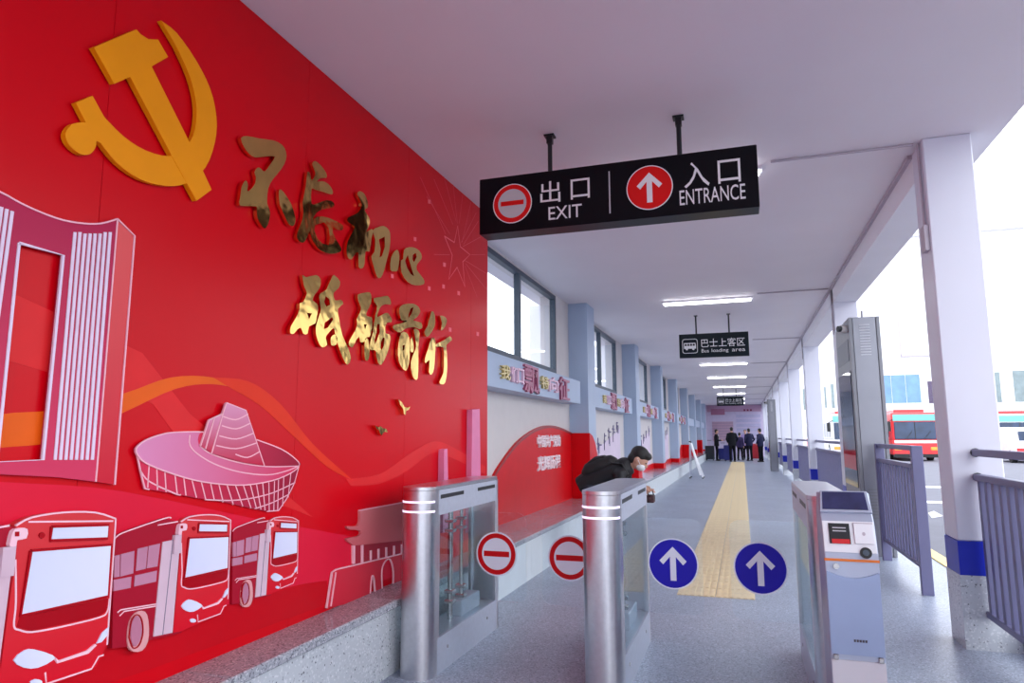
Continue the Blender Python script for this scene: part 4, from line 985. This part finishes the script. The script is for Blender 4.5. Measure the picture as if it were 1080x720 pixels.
for s in (-1, 1):
    bd.tube([V3(-1.19, 0, 1.0), V3(-1.22, s * .17, .97), V3(-1.20, s * .23, .76), V3(-1.03, s * .10, .80)], [.04, .04, .032, .027], 10)
    hand(bd, V3(-1.03, s * .10, .80), (.95, -s * .25, -.1), s)
remesh(bd, 'body', M_skin, bp, .0085)
hr = MB(); hr.ball((-.018, 0, .040), .103, .087, .092, 20, 12); hr.ball((-.05, 0, -.03), .062, .08, .08); hr.ball((.055, 0, .075), .05, .066, .04)
hr.v = [tuple(RT @ Vector(p)) for p in hr.v]; remesh(hr, 'hair', M_hair, bp, .011)
mk = MB(); mk.ball((.052, 0, -.052), .057, .066, .052, 16, 10); mk.v = [tuple(RT @ Vector(p)) for p in mk.v]
plain(mk, 'face_mask', mat('white_mask', (226, 228, 232), .7), bp)
for s in (-1, 1):
    st2 = MB().tube([RT @ Vector(p) for p in ((.06, s * .064, -.04), (.02, s * .082, -.015), (-.012, s * .09, 0))], .003, 6); plain(st2, 'mask_strap', M_shirt, bp)
    e = MB().ball((.088, s * .033, .008), .008, .012, .008, 8, 6); e.v = [tuple(RT @ Vector(p)) for p in e.v]; plain(e, 'eye', M_black, bp)
    so = MB(); so.ball(V3(-1.55, s * .105, .045), .135, .05, .045, 14, 8); so.box(-1.66, -1.44, by + s * .105 - .045, by + s * .105 + .045, 0, .028); plain(so, 'shoe', M_black, bp)
bk = thing('backpack', 'black backpack worn on the back of the bending traveller', 'backpack', (-1.43, by, .95))
pk = MB(); pk.tube([V3(-1.63, 0, .94), V3(-1.58, 0, .985), V3(-1.45, 0, 1.045), V3(-1.33, 0, 1.075), V3(-1.28, 0, 1.075)], [(.12, .05), (.15, .085), (.155, .095), (.14, .08), (.10, .045)], 16)
M_pack = mat('pack_fabric', (24, 22, 24), .6, var=.25, scale=14, bump=.6, bscale=18)
remesh(pk, 'bag', M_pack, bk, .012)
q = MB(); q.tube([V3(-1.58, 0, 1.05), V3(-1.50, 0, 1.10), V3(-1.40, 0, 1.13)], [(.10, .03), (.11, .04), (.09, .025)], 12); remesh(q, 'front_pocket', M_pack, bk, .010)
for s in (-1, 1): plain(MB().tube([V3(-1.36, s * .12, 1.08), V3(-1.20, s * .15, 1.06), V3(-1.14, s * .16, .96), V3(-1.26, s * .17, .86), V3(-1.46, s * .15, .86)], [(.02, .008)] * 5, 8), 'strap', M_pack, bk)
pou = thing('shopping_bag', 'small patterned bag held in the hands of the bending traveller', 'bag', (-.935, by, .665))
remesh(MB().box(-.975, -.895, by - .06, by + .06, .665, .745), 'pouch', mat('patterned_cloth', (70, 48, 52), .7, var=.9, scale=34), pou, .012)
plain(MB().tube([V3(-.965, 0, .74), V3(-.955, 0, .785), V3(-.915, 0, .785), V3(-.905, 0, .74)], .006, 8), 'bag_handle', M_black, pou)

# ------------------------------------------------------------------ outside: buses, van, building, road paint
GZ0 = -.155
M_bred = mat('vehicle_red', (226, 44, 50), .3, coat=.3); M_bwhite = mat('vehicle_white', (236, 236, 240), .3, coat=.3); M_bglass = mat('vehicle_glass', (40, 60, 92), .08, var=.3, scale=1.5)
M_tyre = mat('tyre', (24, 24, 26), .8); M_teal = mat('roof_teal', (120, 196, 190), .4); M_hl = mat('headlamp_amber', (250, 170, 70), .3)
def bus(x, y, lab, body, low, L=10.5, h=2.85, w=2.45, rot=0.):
    t = thing('bus', lab, 'bus', (x + w / 2, y + L / 2, GZ0), 'buses parked outside')
    z = GZ0; c = x + w / 2
    box('lower_body', low, (x, x + w, y, y + L, z + .35, z + 1.25), t, bevel=.06, seg=2)
    box('upper_body', body, (x + .02, x + w - .02, y + .04, y + L, z + 1.25, z + h), t, bevel=.08, seg=2)
    box('white_band', M_bwhite, (x + .1, x + w - .1, y - .01, y + .05, z + 1.05, z + 1.22), t)
    box('bumper', M_black, (x + .05, x + w - .05, y - .05, y + .1, z + .22, z + .42), t)
    ws = box('windscreen', M_bglass, (x + .14, x + w - .14, y - .012, y + .05, z + 1.28, z + 2.3), t, bevel=.03)
    for q in (.0,): box('screen_divider', M_black, (c - .02, c + .02, y - .02, y - .01, z + 1.28, z + 2.3), ws)
    for s in (-.5, .45):
        MB().tube([(c + s, y - .025, z + 1.30), (c + s + .35, y - .025, z + 1.75)], .012, 6).build('wiper', M_black, ws)
    box('destination_board', M_teal, (x + .1, x + w - .1, y - .005, y + .05, z + 2.36, z + 2.74), t)
    for s in (-1, 1):
        box('headlight', M_hl, (c + s * .95 - .2, c + s * .95 + .2, y - .03, y + .05, z + .62, z + .82), t, bevel=.03)
        m_ = MB().tube([(c + s * 1.15, y, z + 2.45), (c + s * 1.42, y - .25, z + 2.3)], .025, 8).box(c + s * 1.42 - .1, c + s * 1.42 + .1, y - .3, y - .2, z + 1.75, z + 2.3).build('mirror', M_black, t)
        for yy in (y + 1.9, y + L - 2.4):
            wv = MB().tube([(c + s * (w / 2 - .28), yy, z + .48), (c + s * (w / 2 + .01), yy, z + .48)], .48, 20).build('wheel', M_tyre, t)
            MB().tube([(c + s * (w / 2 + .01), yy, z + .48), (c + s * (w / 2 + .03), yy, z + .48)], .26, 16).build('hub', M_steeld, wv)
        for q in range(6): box('side_window', M_bglass, (c + s * (w / 2 - .03), c + s * (w / 2 + .004), y + 1.0 + q * 1.5, y + 2.4 + q * 1.5, z + 1.4, z + 2.35), t)
    box('roof_unit', M_bred, (x + .4, x + w - .4, y + 1.2, y + 4.2, z + h - .02, z + h + .22), t, bevel=.05)
    return t
g = lambda px, py: at(px, py, Z=GZ0)
q = g(943, 486); bus(q.x, q.y, 'red bus facing the passage between totem and nearest pillar', M_bred, M_bred)
bus(q.x - 3.1, q.y + 1.5, 'white bus parked behind and left of the red bus', M_bwhite, M_bwhite)
q2 = at(866, 470, Y=60); bus(q2.x - .2, 60, 'white and red bus seen in the gap left of the totem', M_bwhite, M_bred)
q3 = at(1054, 470, Y=52); bus(q3.x, 52, 'white bus seen to the right of the nearest pillar', M_bwhite, M_bwhite)
vx = at(1071, 470, Y=44).x; vy = 44
van = thing('van', 'white van with red tail stripe at the right edge', 'van', (vx + 1, vy + 2, GZ0))
MB().prism([(vy, .3), (vy, 1.1), (vy + .2, 1.9), (vy + 3.4, 1.95), (vy + 4.0, 1.15), (vy + 4.8, 1.0), (vy + 4.8, .3)], lambda u, v, d: Vector((d, u, v + GZ0)), vx, vx + 1.9).build('body', M_bwhite, van, bevel=.06, seg=2)
box('rear_window', M_bglass, (vx + .2, vx + 1.7, vy + .02, vy + .12, GZ0 + 1.2, GZ0 + 1.7), van)
box('stripe', M_bred, (vx + .05, vx + 1.85, vy - .02, vy + .02, GZ0 + .62, GZ0 + .8), van)
for s in (0.0, 1.65):
    for yy in (vy + .9, vy + 3.8): MB().tube([(vx + s, yy, GZ0 + .34), (vx + s + .25, yy, GZ0 + .34)], .34, 18).build('wheel', M_tyre, van)

YB = 78.
bld = thing('depot_building', 'long white station building behind the parked buses', 'building', (20, YB + 4, GZ0))
M_fac = mat('facade_white', (240, 240, 244), .6, var=.02)
M_bw = mat('building_glass', (110, 150, 200), .15, var=.15, scale=1.5); M_bwg = mat('building_glass_grey', (130, 146, 150), .2, var=.15, scale=1.5); M_bwd = mat('building_glass_dark', (80, 66, 96), .2, var=.2)
box('facade', M_fac, (-14, 70, YB, YB + 8, GZ0, 21.5), bld)
box('roof_edge', M_fac, (-14.3, 70.3, YB - .5, YB + 8.3, 21.5, 21.9), bld)
def bwin(px0, px1, py0, py1, m):
    a = at(px0, py0, Y=YB); c = at(px1, py1, Y=YB)
    f = box('window', M_bwhite, (a.x - .12, c.x + .12, YB - .06, YB, c.z - .12, a.z + .12), bld)
    n = max(1, round((c.x - a.x) / 1.3)); w = (c.x - a.x) / n
    for k_ in range(n): box('pane', m, (a.x + k_ * w + .02, a.x + (k_ + 1) * w - .02, YB - .08, YB - .06, c.z, a.z), f)
bwin(924, 972, 396, 424.5, M_bw); bwin(977.5, 989, 402, 425, M_bwd); bwin(1000, 1036, 394, 424, M_bw); bwin(1046, 1057, 392.5, 424, M_bwg); bwin(1067, 1110, 391, 423, M_bwg)
bwin(868.5, 872.5, 408, 430, M_bwg); bwin(875.5, 881, 405, 430, M_bwg); bwin(888, 915, 400, 427, M_bwg); bwin(846, 850, 410, 432, M_bwg)
pa, pc_ = at(946, 322, Y=YB), at(947, 375.5, Y=YB); pd = at(1030, 371, Y=YB)
box('drain_pipe', M_cond, (pa.x - .07, pa.x + .07, YB - .14, YB, pc_.z, pa.z), bld)
box('ledge', M_cond, (pa.x - .07, pd.x, YB - .14, YB, pc_.z - .1, pc_.z + .06), bld)
# white paint on the road
M_paint = mat('road_paint', (244, 244, 248), .6, var=.05, scale=9)
for n_, quad in (('thick white arrow mark painted on the road by the slate railing', [(979, 541), (985, 539), (994, 544), (983, 546)]), ('upper thin white line painted on the road', [(970, 512.5), (1000, 513), (1000, 514.5), (970, 514)]), ('lower thin white line painted on the road', [(970, 528), (1002, 529), (1002, 531), (970, 530)])):
    P_ = [g(*p) for p in quad]
    o = MB().prism([(p.x, p.y) for p in P_], XY, GZ0, GZ0 + .006).build('road_marking', M_paint); tag(o, n_, 'road marking', 'white road markings')
